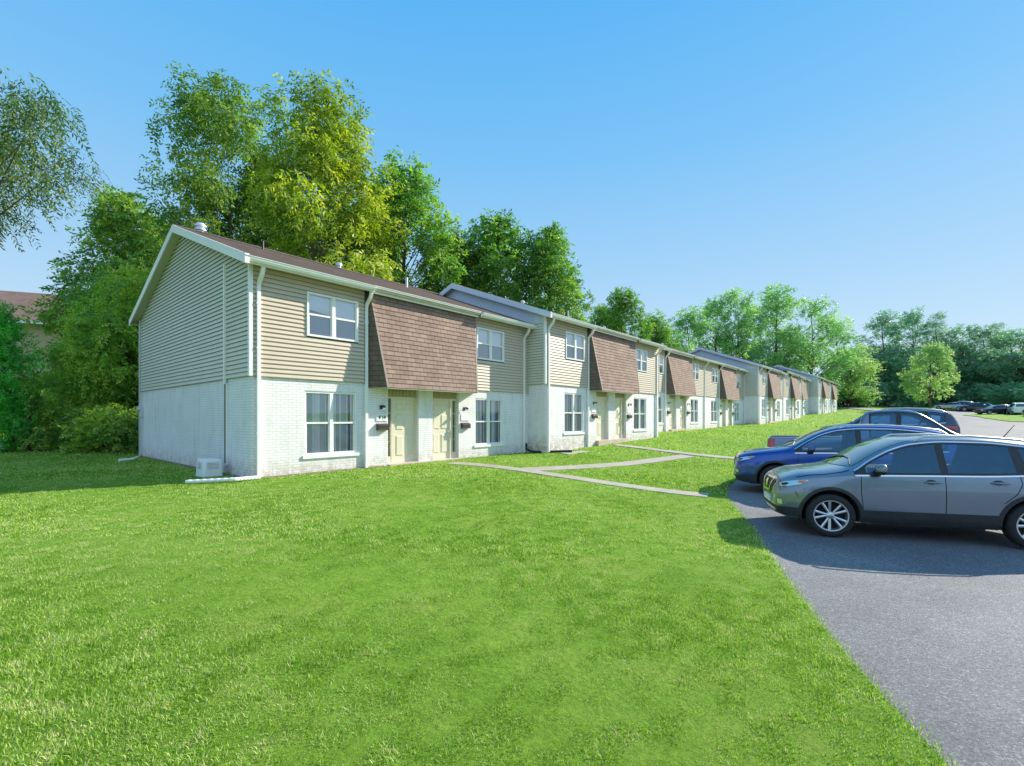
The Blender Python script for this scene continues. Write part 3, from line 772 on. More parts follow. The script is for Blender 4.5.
    # gable walls
    def gable(x, sgn, style, name):
        mb = MB()
        Pg = lambda a, o, z: (x + sgn * (o + .022), a, z)
        def tri(z): # depth span under the roof at height z
            e = (z + .12 - 5.35) / SL - .4; return (max(0, e), HD - max(0, e))
        zr = roof_z(HD / 2) - .12
        if style == 'laps':
            laps(mb, lambda z, t: [tri(z)], ZS, zr, .112, Pg)
            mb.face([(x, 0, ZS), (x + sgn * .022, 0, ZS), (x + sgn * .022, HD, ZS), (x, HD, ZS)])
            mb.obj(name, [M['siding_end'], M['gable_lap_shade']], root)
        else:
            laps(mb, lambda z, t: [(0, min(1.4, tri(z)[1]))], ZS, 5.10, .112, Pg)
            laps(mb, lambda z, t: [(1.4, HD)], ZS, 3.0, .112, Pg)
            mb.obj(name, [M['siding_end'], M['gable_lap_shade']], root)
            mb = MB(); w_ = .2; y = 0.02
            while y < HD - .02:
                y1 = min(y + w_, HD - .01)
                z0a = 5.10 if y < 1.39 else 3.0
                za, zb_ = roof_z(y) - .1, roof_z(y1) - .1
                mid = .012
                mb.face([(x + sgn * .018, y, z0a), (x + sgn * .03, y + .012, z0a), (x + sgn * .03, y + .012, za), (x + sgn * .018, y, za)])
                mb.face([(x + sgn * .03, y + .012, z0a), (x + sgn * .03, y1 - .012, z0a), (x + sgn * .03, y1 - .012, zb_), (x + sgn * .03, y + .012, za)])
                mb.face([(x + sgn * .03, y1 - .012, z0a), (x + sgn * .018, y1, z0a), (x + sgn * .018, y1, zb_), (x + sgn * .03, y1 - .012, zb_)])
                y = y1
            mb.obj('gable_boards', M['vertical'], root)
    gable(0, -1, 'laps' if left == 'full' else 'boards', 'gable_siding')
    gable(D, 1, 'laps', 'far_gable_siding')
    mb = MB(); mb.face([(D, HD + .02, ZS), (0, HD + .02, ZS), (0, HD + .02, 5.3), (D, HD + .02, 5.3)]); mb.obj('rear_siding', M['siding_end'], root)
    if left in ('full', 'step'):
        # rake boards and rake soffit
        mb = MB(); xr = -ovL - .012
        for (ya, za, yb_, zb_) in ((-.42, zt_[0] - .01, HD / 2, zt_[1]), (HD / 2, zt_[1], HD + .42, zt_[2] - .01)):
            for (xx, s) in ((xr, -1), (xr + .03, 1)):
                q = [(xx, ya, za - .20), (xx, yb_, zb_ - .20), (xx, yb_, zb_ + .03), (xx, ya, za + .03)]
                mb.face(q)
            mb.face([(xr, ya, za + .03), (xr, yb_, zb_ + .03), (xr + .05, yb_, zb_ + .03), (xr + .05, ya, za + .03)])
            mb.face([(xr, ya, za - .2), (xr + .03, ya, za - .2), (xr + .03, yb_, zb_ - .2), (xr, yb_, zb_ - .2)])
        for yy, s in ((-.42, -1), (HD + .42, 1)):
            e = yy + s * .085
            mb.box(xr - .002, xr + .10, min(yy, e), max(yy, e), 5.12, 5.345)
        mb.obj('rake_board', M['vertical'] if left == 'step' else M['trim'], root)
        mb = MB()
        for (ya, za, yb_, zb_) in ((-.40, zt_[0], HD / 2, zt_[1]), (HD / 2, zt_[1], HD + .4, zt_[2])):
            mb.face([(-ovL, ya, za - .14), (-ovL, yb_, zb_ - .14), (0, yb_, zb_ - .14), (0, ya, za - .14)])
        mb.obj('rake_soffit', M['soffit'], root)
    # corner trims
    if left:
        mb = MB(); mb.box(-.056, .03, -.062, .03, ZS, top); mb.obj('corner_trim', M['trim'], root)
    mb = MB(); mb.box(D - .07, D + .003 * (1 if not right_end else 10), -.056, -.0, ZS, top)
    mb.obj('corner_trim', M['siding'], root)
    # openings
    for o in wL: window(root, *o, .05, False, 0, True)
    for o in wU: window(root, *o, -.045, True, 0, False)
    door_unit(root, *d0, False); door_unit(root, *d1, True)
    wall_kit(root, d0[0] - .25, True, digits); wall_kit(root, d1[1] + .27, False, None)
    mb = MB(); mb.box(d0[0] - .02, d1[1] + .02, -.42 if first else -.14, -.002, -.35, .07)
    for a, b in (d0, d1): mb.box(a + .002, b - .002, -.001, .25, -.3, .082)
    mb.obj('stoop', M['stoop'], root)
    # pipes
    if left in ('full', 'step'): downspout(root, .16, 5.22, -.25)
    downspout(root, xa - .07, 5.22, -.2); downspout(root, D - .36, 5.22, -.2)
    # roof vents
    mb = MB(); vy = HD * .56
    mb.lathe([(.09, roof_z(vy) - .1), (.09, roof_z(vy) + .55), (.13, roof_z(vy) + .57), (.13, roof_z(vy) + .68), (.02, roof_z(vy) + .74)], 12, (D * .52, vy, 0)); mb.obj('flue_pipe', M['galv'], rf, smooth=True)
    mb = MB(); mb.tube([(D * .2, HD * .45, roof_z(HD * .45) - .1), (D * .2, HD * .45, roof_z(HD * .45) + .3)], .035, 8); mb.obj('vent_pipe', M['cable'], rf, smooth=True)
    mb = MB(); mb.tube([(D * .72, HD * .40, roof_z(HD * .40) - .1), (D * .72, HD * .40, roof_z(HD * .40) + .42)], .05, 8); mb.obj('vent_pipe', M['galv'], rf, smooth=True)
    HOUSE_RECTS.append((*HR(loc, D),))
    return root
def HR(loc, D):
    a, b = ab(*loc); return (a - .05, a + D + .05, b + .02, b - HD)

GH = 'attached two-door townhouses in the row'
A0 = ab(-6.34, 11.58)
B2 = ab(1.35, 19.2); B3 = ab(23.2, 44.4); B4 = ab(45.6, 70.2)
D2 = 11.16
places = [
  (A0[0] - .08, A0[1], 0.0, 10.88, 'full', False, 'nearest townhouse with a complete beige gable end and grey utility box beside it', '4 14'),
  (B2[0], B2[1], .36, D2, 'step', False, 'second townhouse from the camera stepped forward with bluish gable above its neighbour roof', None),
  (B2[0] + D2 + .15, B2[1] - 1.02, .66, D2, None, False, 'third townhouse set back beside the second with its left bay hidden', None),
  (B2[0] + 2 * D2 + .15, B2[1] - 1.02, .68, D2, None, True, 'fourth townhouse from the camera just before the second grey step in the row', None),
  (B3[0], B3[1], 1.10, D2, 'step', False, 'fifth townhouse with a brown-grey side wall stepping out past the fourth', None),
  (B3[0] + D2, B3[1] + .02, 1.40, D2, None, False, 'sixth townhouse directly beyond the fifth, slightly higher on the slope', None),
  (B3[0] + 2 * D2, B3[1] - .9, 1.75, D2, None, True, 'seventh townhouse mostly hidden behind the last stepped-out side wall', None),
  (B4[0], B4[1], 2.22, D2, 'step', False, 'eighth townhouse whose side wall steps out near the far end of the row', None),
  (B4[0] + D2, B4[1] - .02, 2.34, D2, None, True, 'farthest townhouse at the end of the row beside the trees', None),
]
HOUSES = []
for (a, b, fl, D, left, rend, lab, dg) in places:
    HOUSES.append(house(lab, xy(a, b), fl, D, left, rend, GH, dg, gdown=1.3))

# extras fixed to or beside the nearest house
h0 = HOUSES[0]
mb = MB(); mb.rtube([(0, 0, 5.55), (0, 0, 2.4)], .06, .06); o = mb.obj('cable_conduit', M['trim'], h0); o.rotation_euler = (0, 0, R(-90)); o.location = (-.062, 1.55, 0)
mb = MB(); mb.tube([(-.035, 1.60, 2.5), (-.035, 1.60, .3)], .02, 6); mb.obj('cable_drop', M['cable'], h0)
mb = MB(); mb.box(-.04, -.002, 1.505, 1.555, .25, 2.41); mb.obj('lower_conduit', M['trim'], h0)
mb = MB(); mb.box(-.10, -.0, 10.35, 10.55, 1.55, 1.95); mb.lathe([(.0, -.2), (.08, -.195), (.09, -.1), (.09, -.02)], 12, (0, 10.45, 1.85), 'x')
mb.tube([(-.05, 10.45, 1.6), (-.05, 10.45, .1)], .025, 6); mb.tube([(-.05, 10.45, 1.95), (-.05, 10.45, 2.5)], .02, 6); mb.obj('electric_meter', M['galv'], h0)
mb = MB(); mb.rtube([(0, 0, 5.3), (0, 0, 0)], .07, .07); o = mb.obj('rear_downspout', M['galv'], h0); o.location = (-.05, 10.66, 0)
zr = roof_z(HD / 2)
mb = MB(); cy = HD * .5 + .15
mb.lathe([(.12, zr - .2), (.12, zr + .10), (.17, zr + .12), (.17, zr + .17), (.13, zr + .19), (.13, zr + .22), (.18, zr + .24), (.18, zr + .29), (.13, zr + .31), (.11, zr + .36), (.0, zr + .39)], 16, (.5, cy, 0))
mb.obj('ridge_vent', M['galv'], h0.children[0] if False else h0, smooth=True)

def local(h, x, y, z):
    a, b = ab(h.location.x, h.location.y); X, Y = xy(a + x, b - y); return (X, Y, z)
# grey-white plastic box at the gable foot
t = empty('utility_box', local(h0, -.42, 1.55, gz(*local(h0, -.42, 1.55, 0)[:2])), ROT_U, 'grey white plastic utility box standing by the gable wall near the corner', 'utility box')
bm = bmesh.new(); bmesh.ops.create_cube(bm, size=1); 
for v in bm.verts: v.co = Vector((v.co.x * .46, v.co.y * .62, v.co.z * .52 + .2)); 
for v in bm.verts:
    if v.co.z > .3: v.co.x *= .88; v.co.y *= .93
bmesh.ops.bevel(bm, geom=bm.edges[:], offset=.05, segments=3, affect='EDGES', profile=.6)
me = bpy.data.meshes.new('box_shell'); bm.to_mesh(me); bm.free(); me.materials.append(M['plastic'])
me.polygons.foreach_set('use_smooth', [True] * len(me.polygons)); me.set_sharp_from_angle(angle=R(40)); link('box_shell', me, t)
mb = MB()
for k in range(4): mb.box(-.238, -.2, -.12, .10, .22 + k * .045, .24 + k * .045)
for k in range(4): mb.box(-.14, .12, -.318, -.29, .22 + k * .045, .24 + k * .045)
mb.obj('louvre', M['galv'], t)
# corrugated drain pipes lying on the grass
def drain(pts, label):
    P = smooth_line_xyz(pts, 14); rs = [(.052 if i % 2 else .043) for i in range(len(P))]
    mb = MB(); mb.tube(P, rs, 10); o = mb.obj('drain_pipe', M['trim'], smooth=False); tag(o, label, 'drain pipe')
def smooth_line_xyz(pts, n):
    out = []
    for p, q in zip(list(pts), list(pts)[1:]):
        for k in range(n): out.append(Vector(p).lerp(Vector(q), k / n))
    out.append(Vector(pts[-1])); return out
def gp(px, Y, up): x, y = ray(px, Y); return (x, y, gz(x, y) + up)
p0 = local(h0, .16, -.14, .05); 
drain([p0, gp(235, 11.0, .07), gp(186, 10.75, .05)], 'white corrugated drain pipe running over grass from the front corner downspout')
p0 = local(h0, -.10, 10.7, -.02)
drain([p0, gp(133, 16.6, .06), gp(119, 16.2, .05)], 'white drain pipe lying on grass at the rear gable corner')
mb = MB(); q = local(HOUSES[0], 10.62, -.1, 0); q2 = local(HOUSES[0], 10.75, -.55, 0)
P = [(q[0], q[1], .45), (q[0], q[1], .22), (q2[0] * .5 + q[0] * .5, q2[1] * .5 + q[1] * .5, .12), (q2[0], q2[1], .11), local(HOUSES[0], 11.9, -1.5, .13)]
mb.tube(P, .05, 8); tag(mb.obj('drain_pipe', M['black'], smooth=True), 'black drain elbow and pipe between the nearest and second townhouse', 'drain pipe')

# bare brown soil along the foot of the nearest walls
mb = MB(); rows = []
for x_ in np.arange(-.3, 3.85, .12):
    w_ = .07 + .13 * float(wnoise(np.array(x_), np.array(0.0), .5, 51)); r_ = []
    for y_ in (-.001, -w_):
        q = local(h0, x_, y_, 0); r_.append((q[0], q[1], gz(q[0], q[1]) + (.035 if y_ > -.01 else .006)))
    rows.append(r_)
for p, q in zip(rows, rows[1:]): mb.face([p[1], q[1], q[0], p[0]])
tag(mb.obj('soil_strip', M['soil'], weld=True), kind='structure')
mb = MB(); rows = []
for y_ in np.arange(.0, 10.6, .15):
    w_ = .08 + .16 * float(wnoise(np.array(y_), np.array(3.0), .6, 52)); r_ = []
    for x_ in (-.001, -w_):
        q = local(h0, x_, y_, 0); r_.append((q[0], q[1], gz(q[0], q[1]) + (.035 if x_ > -.01 else .006)))
    rows.append(r_)
for p, q in zip(rows, rows[1:]): mb.face([p[0], q[0], q[1], p[1]])
tag(mb.obj('soil_strip', M['soil'], weld=True), kind='structure')
# ------------------------------------------------------------------ trees
def tree_meshes(name, seed, H, r, base, nclump, cr, twigs, leaflets, ll, lw, shape='oval', trunk_r=.18, droop=.35, flat=.7, lean=0, trunks=1, inner=.25):
    g = np.random.default_rng(seed)
    cb = H * base
    def env(t):
        if shape == 'oval': return np.sin(np.pi * np.clip(t * .86 + .12, 0, 1)) ** .8
        if shape == 'cone': return np.clip(1.02 - t, 0, 1) ** .75 * .95 + .05
        if shape == 'column': return np.clip(np.minimum(t * 6 + .5, 1), 0, 1) * np.clip((1 - t) * 3.0, 0.08, 1) ** .6
        if shape == 'vase': return (.35 + .65 * np.sin(np.pi * np.clip(t * .75 + .2, 0, 1))) 
        if shape == 'spread': return np.sqrt(np.clip(1 - (t * 1.9 - .9) ** 2 * .8, .02, 1))
        if shape == 'bush': return np.sqrt(np.clip(1 - t * t * .9, .05, 1))
    # lobes make the outline uneven
    th_l = g.uniform(0, 6.28, 5); am = g.uniform(.1, .28, 5); fz = g.uniform(1, 4, 5)
    C = []
    tries = 0
    while len(C) < nclump and tries < nclump * 60:
        tries += 1
        t = g.uniform(0, 1) ** .9; th = g.uniform(0, 6.28)
        rr = r * env(t) * (1 + sum(am[k] * np.sin((k + 1) * th + th_l[k] + fz[k] * t * 4) for k in range(5)) * .75)
        q = math.sqrt(g.uniform(inner, 1.0)) * rr
        p = np.array([q * math.cos(th) + lean * t * H, q * math.sin(th), cb + t * (H - cb) * .97])
        if all(np.linalg.norm((p - c) * [1, 1, 1.15]) > cr * .62 for c in C): C.append(p)
    C = np.array(C); nC = len(C)
    size = cr * g.uniform(.6, 1.25, nC)
    # trunk and limbs
    mb = MB()
    for k in range(trunks):
        off = np.array([g.normal(), g.normal()]) * (.07 * r if trunks > 1 else 0)
        pts = []; rad = []
        n = 8; wob = g.normal(size=(n + 1, 2)) * .12 * r * .3
        for i in range(n + 1):
            t = i / n; z = t * H * (.9 if trunks == 1 else .72)
            pts.append((off[0] * (1 + t * 2) + wob[i][0] * t + lean * t * H, off[1] * (1 + t * 2) + wob[i][1] * t, z - .3 * (i == 0))); rad.append(trunk_r * (1.25 if i == 0 else 1) * (1 - t) ** .8 + .015)
        mb.tube(pts, rad, 8, False)
        if k == 0: tp = pts; tr = rad
    tpz = np.array([p[2] for p in tp]); tpx = np.array([p[0] for p in tp]); tpy = np.array([p[1] for p in tp])
    for i in range(nC):
        c = C[i]; hd = math.hypot(c[0] - lean * c[2], c[1])
        z0 = max(cb * .7, c[2] - hd * g.uniform(.6, 1.1) - .3); z0 = min(z0, H * .85)
        s = np.array([np.interp(z0, tpz, tpx), np.interp(z0, tpz, tpy), z0])
        m = s * .5 + c * .5 + np.array([0, 0, .08 * hd]) + g.normal(size=3) * .08 * hd
        br = max(.012, np.interp(z0, tpz, tr) * .38)
        mb.tube([s, s * .6 + m * .4, m, m * .4 + c * .6, c], [br, br * .8, br * .6, br * .4, br * .15], 5, False)
    trunk = mb.mesh(name + '_trunk', M['bark'], smooth=True)
    # leaves
    NT = nC * twigs
    ci = np.repeat(np.arange(nC), twigs)
    d = g.normal(size=(NT, 3)); d /= np.linalg.norm(d, axis=1)[:, None]
    rad_ = size[ci] * g.uniform(.15, 1, NT) ** (.5)
    pos = C[ci] + d * rad_[:, None] * np.array([1, 1, flat])
    ax = d * [1, 1, .5] + g.normal(size=(NT, 3)) * .5; ax[:, 2] -= droop
    ax /= np.linalg.norm(ax, axis=1)[:, None]
    side = np.cross(ax, g.normal(size=(NT, 3)) * .35 + np.array([0, 0, 1.0])); side /= np.linalg.norm(side, axis=1)[:, None] + 1e-6
    nrm = np.cross(side, ax)
    k = np.arange(leaflets); sgn = np.where(k % 2 == 0, 1, -1); al = (k // 2 + .5) / max(1, (leaflets + 1) // 2)
    span = ll * leaflets * .30
    n = NT * leaflets
    base_p = pos[:, None, :] + ax[:, None, :] * (al * span)[None, :, None] - np.array([0, 0, 1.0]) * (al ** 2 * droop * span * .4)[None, :, None]
    ld = side[:, None, :] * sgn[None, :, None] * .8 + ax[:, None, :] * .55 + g.normal(size=(NT, leaflets, 3)) * .28; ld[:, :, 2] -= droop * .45
    ld /= np.linalg.norm(ld, axis=2)[..., None]
    lnrm = nrm[:, None, :] + g.normal(size=(NT, leaflets, 3)) * .45
    ls = np.cross(lnrm, ld); ls /= np.linalg.norm(ls, axis=2)[..., None] + 1e-6
    L_ = ll * g.uniform(.7, 1.25, (NT, leaflets, 1)); W_ = lw * g.uniform(.7, 1.25, (NT, leaflets, 1))
    V = np.stack([base_p, base_p + ld * L_ * .5 + ls * W_ * .5, base_p + ld * L_, base_p + ld * L_ * .5 - ls * W_ * .5], 2).reshape(-1, 3)
    ctint = g.uniform(-.22, .22, nC)
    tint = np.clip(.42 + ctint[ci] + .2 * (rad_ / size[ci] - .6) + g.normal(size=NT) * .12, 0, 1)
    tint = np.clip(np.repeat(tint, leaflets) + g.normal(size=n) * .07, 0, 1)
    loops = np.arange(n * 4, dtype=np.int32); starts = np.arange(n) * 4
    crown = raw_mesh(name + '_crown', V, loops, starts, np.repeat(tint, 4), None)
    return trunk, crown
def raw_none(): pass

LM = {
 'walnut': leaf_mat('leaf_walnut', (0.050, 0.120, 0.028), (0.190, 0.328, 0.062), (0.448, 0.568, 0.123), .42),
 'yellow': leaf_mat('leaf_yellowing', (0.092, 0.164, 0.025), (0.310, 0.426, 0.059), (0.643, 0.663, 0.118), .44),
 'green': leaf_mat('leaf_green', (0.049, 0.142, 0.031), (0.182, 0.370, 0.069), (0.434, 0.616, 0.123), .42),
 'dark': leaf_mat('leaf_dark', (0.057, 0.146, 0.042), (0.217, 0.386, 0.079), (0.605, 0.665, 0.126), .4),
 'sumac': leaf_mat('leaf_sumac', (0.084, 0.206, 0.047), (0.336, 0.554, 0.089), (0.840, 0.782, 0.158), .42),
 'thuja': leaf_mat('leaf_arborvitae', (0.070, 0.280, 0.056), (0.154, 0.588, 0.112), (0.308, 0.784, 0.140), .3),
 'far': leaf_mat('leaf_wood_haze', (0.088, 0.210, 0.141), (0.206, 0.406, 0.222), (0.397, 0.616, 0.262), .35),  # bluish distance haze mixed into the leaf colours
 'fargreen': leaf_mat('leaf_green_haze', (0.098, 0.253, 0.112), (0.280, 0.519, 0.162), (0.588, 0.798, 0.213), .4),  # leaf greens with distance haze tinted in
 'fargold': leaf_mat('leaf_gold_haze', (0.138, 0.277, 0.108), (0.367, 0.566, 0.185), (0.666, 0.731, 0.308), .42),  # gold leaves, likewise tinted with painted haze
 'feather': leaf_mat('leaf_feather', (0.035, 0.087, 0.026), (0.108, 0.191, 0.043), (0.260, 0.330, 0.069), .35),
}
_r = raw_mesh
def raw_mesh(name, V, loops, starts, tint, mat, smooth=False):
    if mat is None:
        me = _r(name, V, loops, starts, tint, M['bark'], smooth); me.materials.clear(); return me
    return _r(name, V, loops, starts, tint, mat, smooth)

PROTO = {
 'walnut1': (tree_meshes('w1', 101, 24, 4.2, .14, 135, 1.12, 44, 8, .30, .11, 'vase', .28, .5, .8, trunks=2, inner=.18), 24, 4.2),
 'walnut2': (tree_meshes('w2', 102, 22, 3.9, .12, 135, 1.12, 46, 8, .30, .11, 'vase', .26, .6, .8, trunks=2, inner=.1), 22, 3.9),
 'broad1': (tree_meshes('b1', 103, 19, 3.6, .12, 110, 1.2, 52, 7, .29, .13, 'oval', .24, .3, .75), 19, 3.6),
 'broad2': (tree_meshes('b2', 104, 18, 3.2, .14, 95, 1.15, 52, 7, .29, .13, 'oval', .22, .3, .75), 18, 3.2),
 'broad3': (tree_meshes('b3', 114, 17, 3.3, .12, 80, 1.3, 54, 7, .30, .14, 'oval', .2, .3, .6), 17, 3.3),
 'sapling1': (tree_meshes('s1', 105, 9, 2.6, .02, 75, .85, 36, 12, .22, .085, 'spread', .10, .45, .45, trunks=3, inner=.3), 9, 2.6),
 'sapling2': (tree_meshes('s2', 106, 8.5, 2.5, .02, 75, .85, 36, 12, .22, .085, 'oval', .09, .45, .45, trunks=3, inner=.3), 8.5, 2.5),
 'frond': (tree_meshes('f1', 107, 3.6, 1.3, .1, 16, .5, 12, 18, .17, .055, 'spread', .05, .55, .35, trunks=2, inner=.4), 3.6, 1.3),
 'shrub1': (tree_meshes('h1', 108, 1.7, 1.2, .02, 26, .42, 40, 6, .13, .07, 'bush', .03, .2, .8, trunks=3), 1.7, 1.2),
 'thuja': (tree_meshes('t1', 109, 6.5, .65, .02, 70, .36, 60, 6, .12, .05, 'column', .07, -.6, 1.3, inner=.05), 6.5, .65),
 'far1': (tree_meshes('d1', 110, 25, 5.2, .10, 70, 1.7, 34, 6, .46, .22, 'oval', .3, .25, .7), 25, 5.2),
 'far2': (tree_meshes('d2', 111, 25, 4.6, .12, 62, 1.6, 34, 6, .46, .22, 'vase', .3, .25, .7), 25, 4.6),
 'far3': (tree_meshes('d3', 112, 22, 5.5, .06, 70, 1.8, 34, 6, .46, .22, 'spread', .3, .25, .65), 22, 5.5),
 'pine': (tree_meshes('p1', 113, 26, 4.2, .25, 46, 1.35, 46, 6, .42, .10, 'cone', .28, .0, .35, inner=.35), 26, 4.2),
 'lone': (tree_meshes('l1', 115, 12, 4.3, .18, 48, 1.15, 44, 6, .32, .16, 'oval', .2, .3, .7), 12, 4.3),
 'feather': (tree_meshes('k1', 116, 13.6, 6.0, .70, 85, .9, 34, 12, .19, .05, 'spread', .22, .9, .6, inner=.3), 13.6, 6.0),
}
_crown = {}
def tree(kind, mat, px, Y, top_y, label, group=None, wscale=None, rot=0, name='tree', loc=None, H=None, cat='tree'):
    (tm, cm), h0_, r0 = PROTO[kind]
    if loc is None: x, y = ray(px, Y)
    else: x, y = loc
    z = gz(x, y)
    if H is None: H = 1.5 + (418 - top_y) * Y / 471 - z
    s = H / h0_
    root = empty(name, (x, y, z - .05), rot, label, cat, group)
    ws = s if wscale is None else wscale
    root.scale = (ws, ws, s)
    link('trunk' if cat == 'tree' else 'stems', tm, root)
    key = (kind, mat)
    if key not in _crown:
        c = cm if cm.users == 0 else cm.copy()
        c.materials.clear(); c.materials.append(LM[mat]); _crown[key] = c
    link('crown' if cat == 'tree' else 'foliage', _crown[key], root)
    return root
GB = 'tall trees behind the nearest townhouses'
tree('walnut1', 'walnut', 228, 31, 80, 'tallest tree behind the nearest roof with an open airy olive green crown', GB, .92, .4)
tree('walnut2', 'yellow', 322, 28, 92, 'tall yellow green tree rising behind the middle of the nearest roof', GB, .95, 2.0)
tree('broad3', 'walnut', 268, 34, 150, 'olive tree filling the gap between the tallest tree and the yellow green tree', GB, .9, 4.0)
tree('broad1', 'green', 404, 33, 160, 'rounded bright green tree just right of the yellow green tree', GB, 1.0, 1.2)
tree('broad2', 'walnut', 455, 36, 230, 'green tree behind the bluish gable peak of the second townhouse', GB, .95, 3.1)
tree('broad3', 'green', 500, 38, 214, 'slim green tree right of the bluish gable peak', GB, 1.0, 5.1)
tree('broad2', 'green', 550, 38, 224, 'rightmost tall green tree behind the second townhouse roof', GB, .85, .2)
tree('broad1', 'yellow', 372, 38, 180, 'yellowish tree glimpsed between the yellow green tree and rounded green tree', GB, .7, 2.5)
tree('broad2', 'dark', 118, 33, 186, 'dark green tree left of the nearest gable peak', GB, .95, 1.8)
tree('broad3', 'dark', 160, 36, 215, 'dark tree directly behind the nearest gable peak', GB, .8, 3.8)
tree('feather', 'feather', -162, 14.5, 22, 'feathery tree at the left edge whose drooping branches reach into the sky', None, None, 0.5)
tree('thuja', 'thuja', 4, 21, 303, 'narrow columnar evergreen at the left edge of the lawn', None, None, 0.3)
GU = 'saplings in the thicket left of the nearest gable'
for (k, m, px, Y, ty, lab, ro, ws) in [
  ('sapling1', 'sumac', 126, 24.5, 268, 'tall leafy sapling touching the rear corner of the gable wall', .3, .8),
  ('sapling2', 'sumac', 112, 25, 310, 'yellow tipped sapling in the middle of the left thicket', 1.9, .8),
  ('sapling1', 'dark', 60, 26.5, 372, 'dark sapling below the neighbouring brown roof', 2.8, 1.0),
  ('sapling2', 'dark', 12, 26, 378, 'dark sapling just right of the columnar evergreen', 4.2, .9),
  ('sapling2', 'dark', 128, 28, 258, 'dark taller sapling at the back of the left thicket', 5.2, 1.1),
  ('sapling1', 'sumac', 140, 27, 268, 'leafy sapling half hidden by the rear gable corner', .9, .9),
  ('sapling1', 'dark', -22, 28, 385, 'dark sapling cut off by the left edge of the picture', .9, 1.0)]:
    tree(k, m, px, Y, ty, lab, GU, ws, ro)
tree('frond', 'sumac', 30, 21.5, 372, 'low sapling with big fern-like leaves right of the columnar evergreen', GU, .95, .5)
tree('frond', 'sumac', 58, 22.6, 385, 'second low fern-leaved sapling near the middle of the thicket foot', GU, .8, 2.5)
GS = 'low shrubs along the foot of the left thicket'
for i, (px, Y, ty, lab) in enumerate([(70, 22.6, 415, 'low dark shrub under the fern-leaved saplings'), (92, 21.8, 412, 'low shrub in the middle of the thicket foot'),
     (112, 21.2, 410, 'pale flecked low shrub left of the rear gable corner'), (134, 20.8, 413, 'low shrub touching the rear gable corner'), (45, 24, 420, 'small shrub behind the fern-leaved sapling'), (8, 24.0, 418, 'small shrub below the columnar evergreen')]):
    tree('shrub1', 'dark' if i % 2 else 'sumac', px, Y, ty, lab, GS, None, i * 1.3, 'shrub', cat='shrub')
GM = 'trees behind the middle of the row'
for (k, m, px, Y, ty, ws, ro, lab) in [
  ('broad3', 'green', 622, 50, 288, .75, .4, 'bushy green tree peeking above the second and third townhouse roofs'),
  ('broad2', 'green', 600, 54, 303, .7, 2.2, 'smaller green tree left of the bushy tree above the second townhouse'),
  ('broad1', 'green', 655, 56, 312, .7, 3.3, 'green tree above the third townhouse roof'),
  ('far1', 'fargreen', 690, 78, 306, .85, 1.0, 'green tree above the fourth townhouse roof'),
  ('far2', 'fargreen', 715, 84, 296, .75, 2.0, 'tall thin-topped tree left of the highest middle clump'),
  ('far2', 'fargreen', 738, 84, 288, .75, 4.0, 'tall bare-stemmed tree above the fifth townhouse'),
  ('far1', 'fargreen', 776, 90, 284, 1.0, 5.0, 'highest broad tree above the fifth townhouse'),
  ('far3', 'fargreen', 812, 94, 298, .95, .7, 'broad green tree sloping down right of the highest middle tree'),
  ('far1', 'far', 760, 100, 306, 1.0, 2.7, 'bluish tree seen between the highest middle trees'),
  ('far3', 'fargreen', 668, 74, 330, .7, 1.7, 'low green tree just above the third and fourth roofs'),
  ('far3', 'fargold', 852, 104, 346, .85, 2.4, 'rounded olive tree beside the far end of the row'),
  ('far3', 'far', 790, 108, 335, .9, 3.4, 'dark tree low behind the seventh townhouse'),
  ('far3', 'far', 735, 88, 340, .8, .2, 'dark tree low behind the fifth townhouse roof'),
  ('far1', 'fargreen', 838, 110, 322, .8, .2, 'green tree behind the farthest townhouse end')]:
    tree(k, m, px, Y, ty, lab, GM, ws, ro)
GR = 'trees of the dark wood behind the car park'
WL = 'dark bluish tree in the dense wood behind the far parked cars'
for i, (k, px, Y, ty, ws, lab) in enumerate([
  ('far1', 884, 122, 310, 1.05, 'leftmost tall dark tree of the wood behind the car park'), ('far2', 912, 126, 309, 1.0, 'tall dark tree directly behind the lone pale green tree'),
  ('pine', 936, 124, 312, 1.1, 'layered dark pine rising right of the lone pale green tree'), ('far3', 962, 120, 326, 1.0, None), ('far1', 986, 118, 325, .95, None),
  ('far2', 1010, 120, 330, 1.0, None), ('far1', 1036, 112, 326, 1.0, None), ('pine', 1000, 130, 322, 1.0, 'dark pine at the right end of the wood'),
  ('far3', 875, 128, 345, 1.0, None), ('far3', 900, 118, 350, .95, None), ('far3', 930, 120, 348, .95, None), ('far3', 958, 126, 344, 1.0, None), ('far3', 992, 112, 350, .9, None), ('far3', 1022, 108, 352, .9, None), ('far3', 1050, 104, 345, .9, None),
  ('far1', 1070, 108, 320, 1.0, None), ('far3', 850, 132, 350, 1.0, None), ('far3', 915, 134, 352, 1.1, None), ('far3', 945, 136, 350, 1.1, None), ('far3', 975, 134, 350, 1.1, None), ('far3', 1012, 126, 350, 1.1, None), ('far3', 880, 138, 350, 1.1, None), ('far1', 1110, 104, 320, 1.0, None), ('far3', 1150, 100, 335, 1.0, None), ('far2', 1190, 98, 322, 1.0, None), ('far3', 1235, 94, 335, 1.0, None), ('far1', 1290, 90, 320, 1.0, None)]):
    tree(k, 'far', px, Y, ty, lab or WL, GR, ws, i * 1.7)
tree('lone', 'fargold', 930, 92, 343, 'lone pale green tree standing before the dark wood', None, .95, .6)
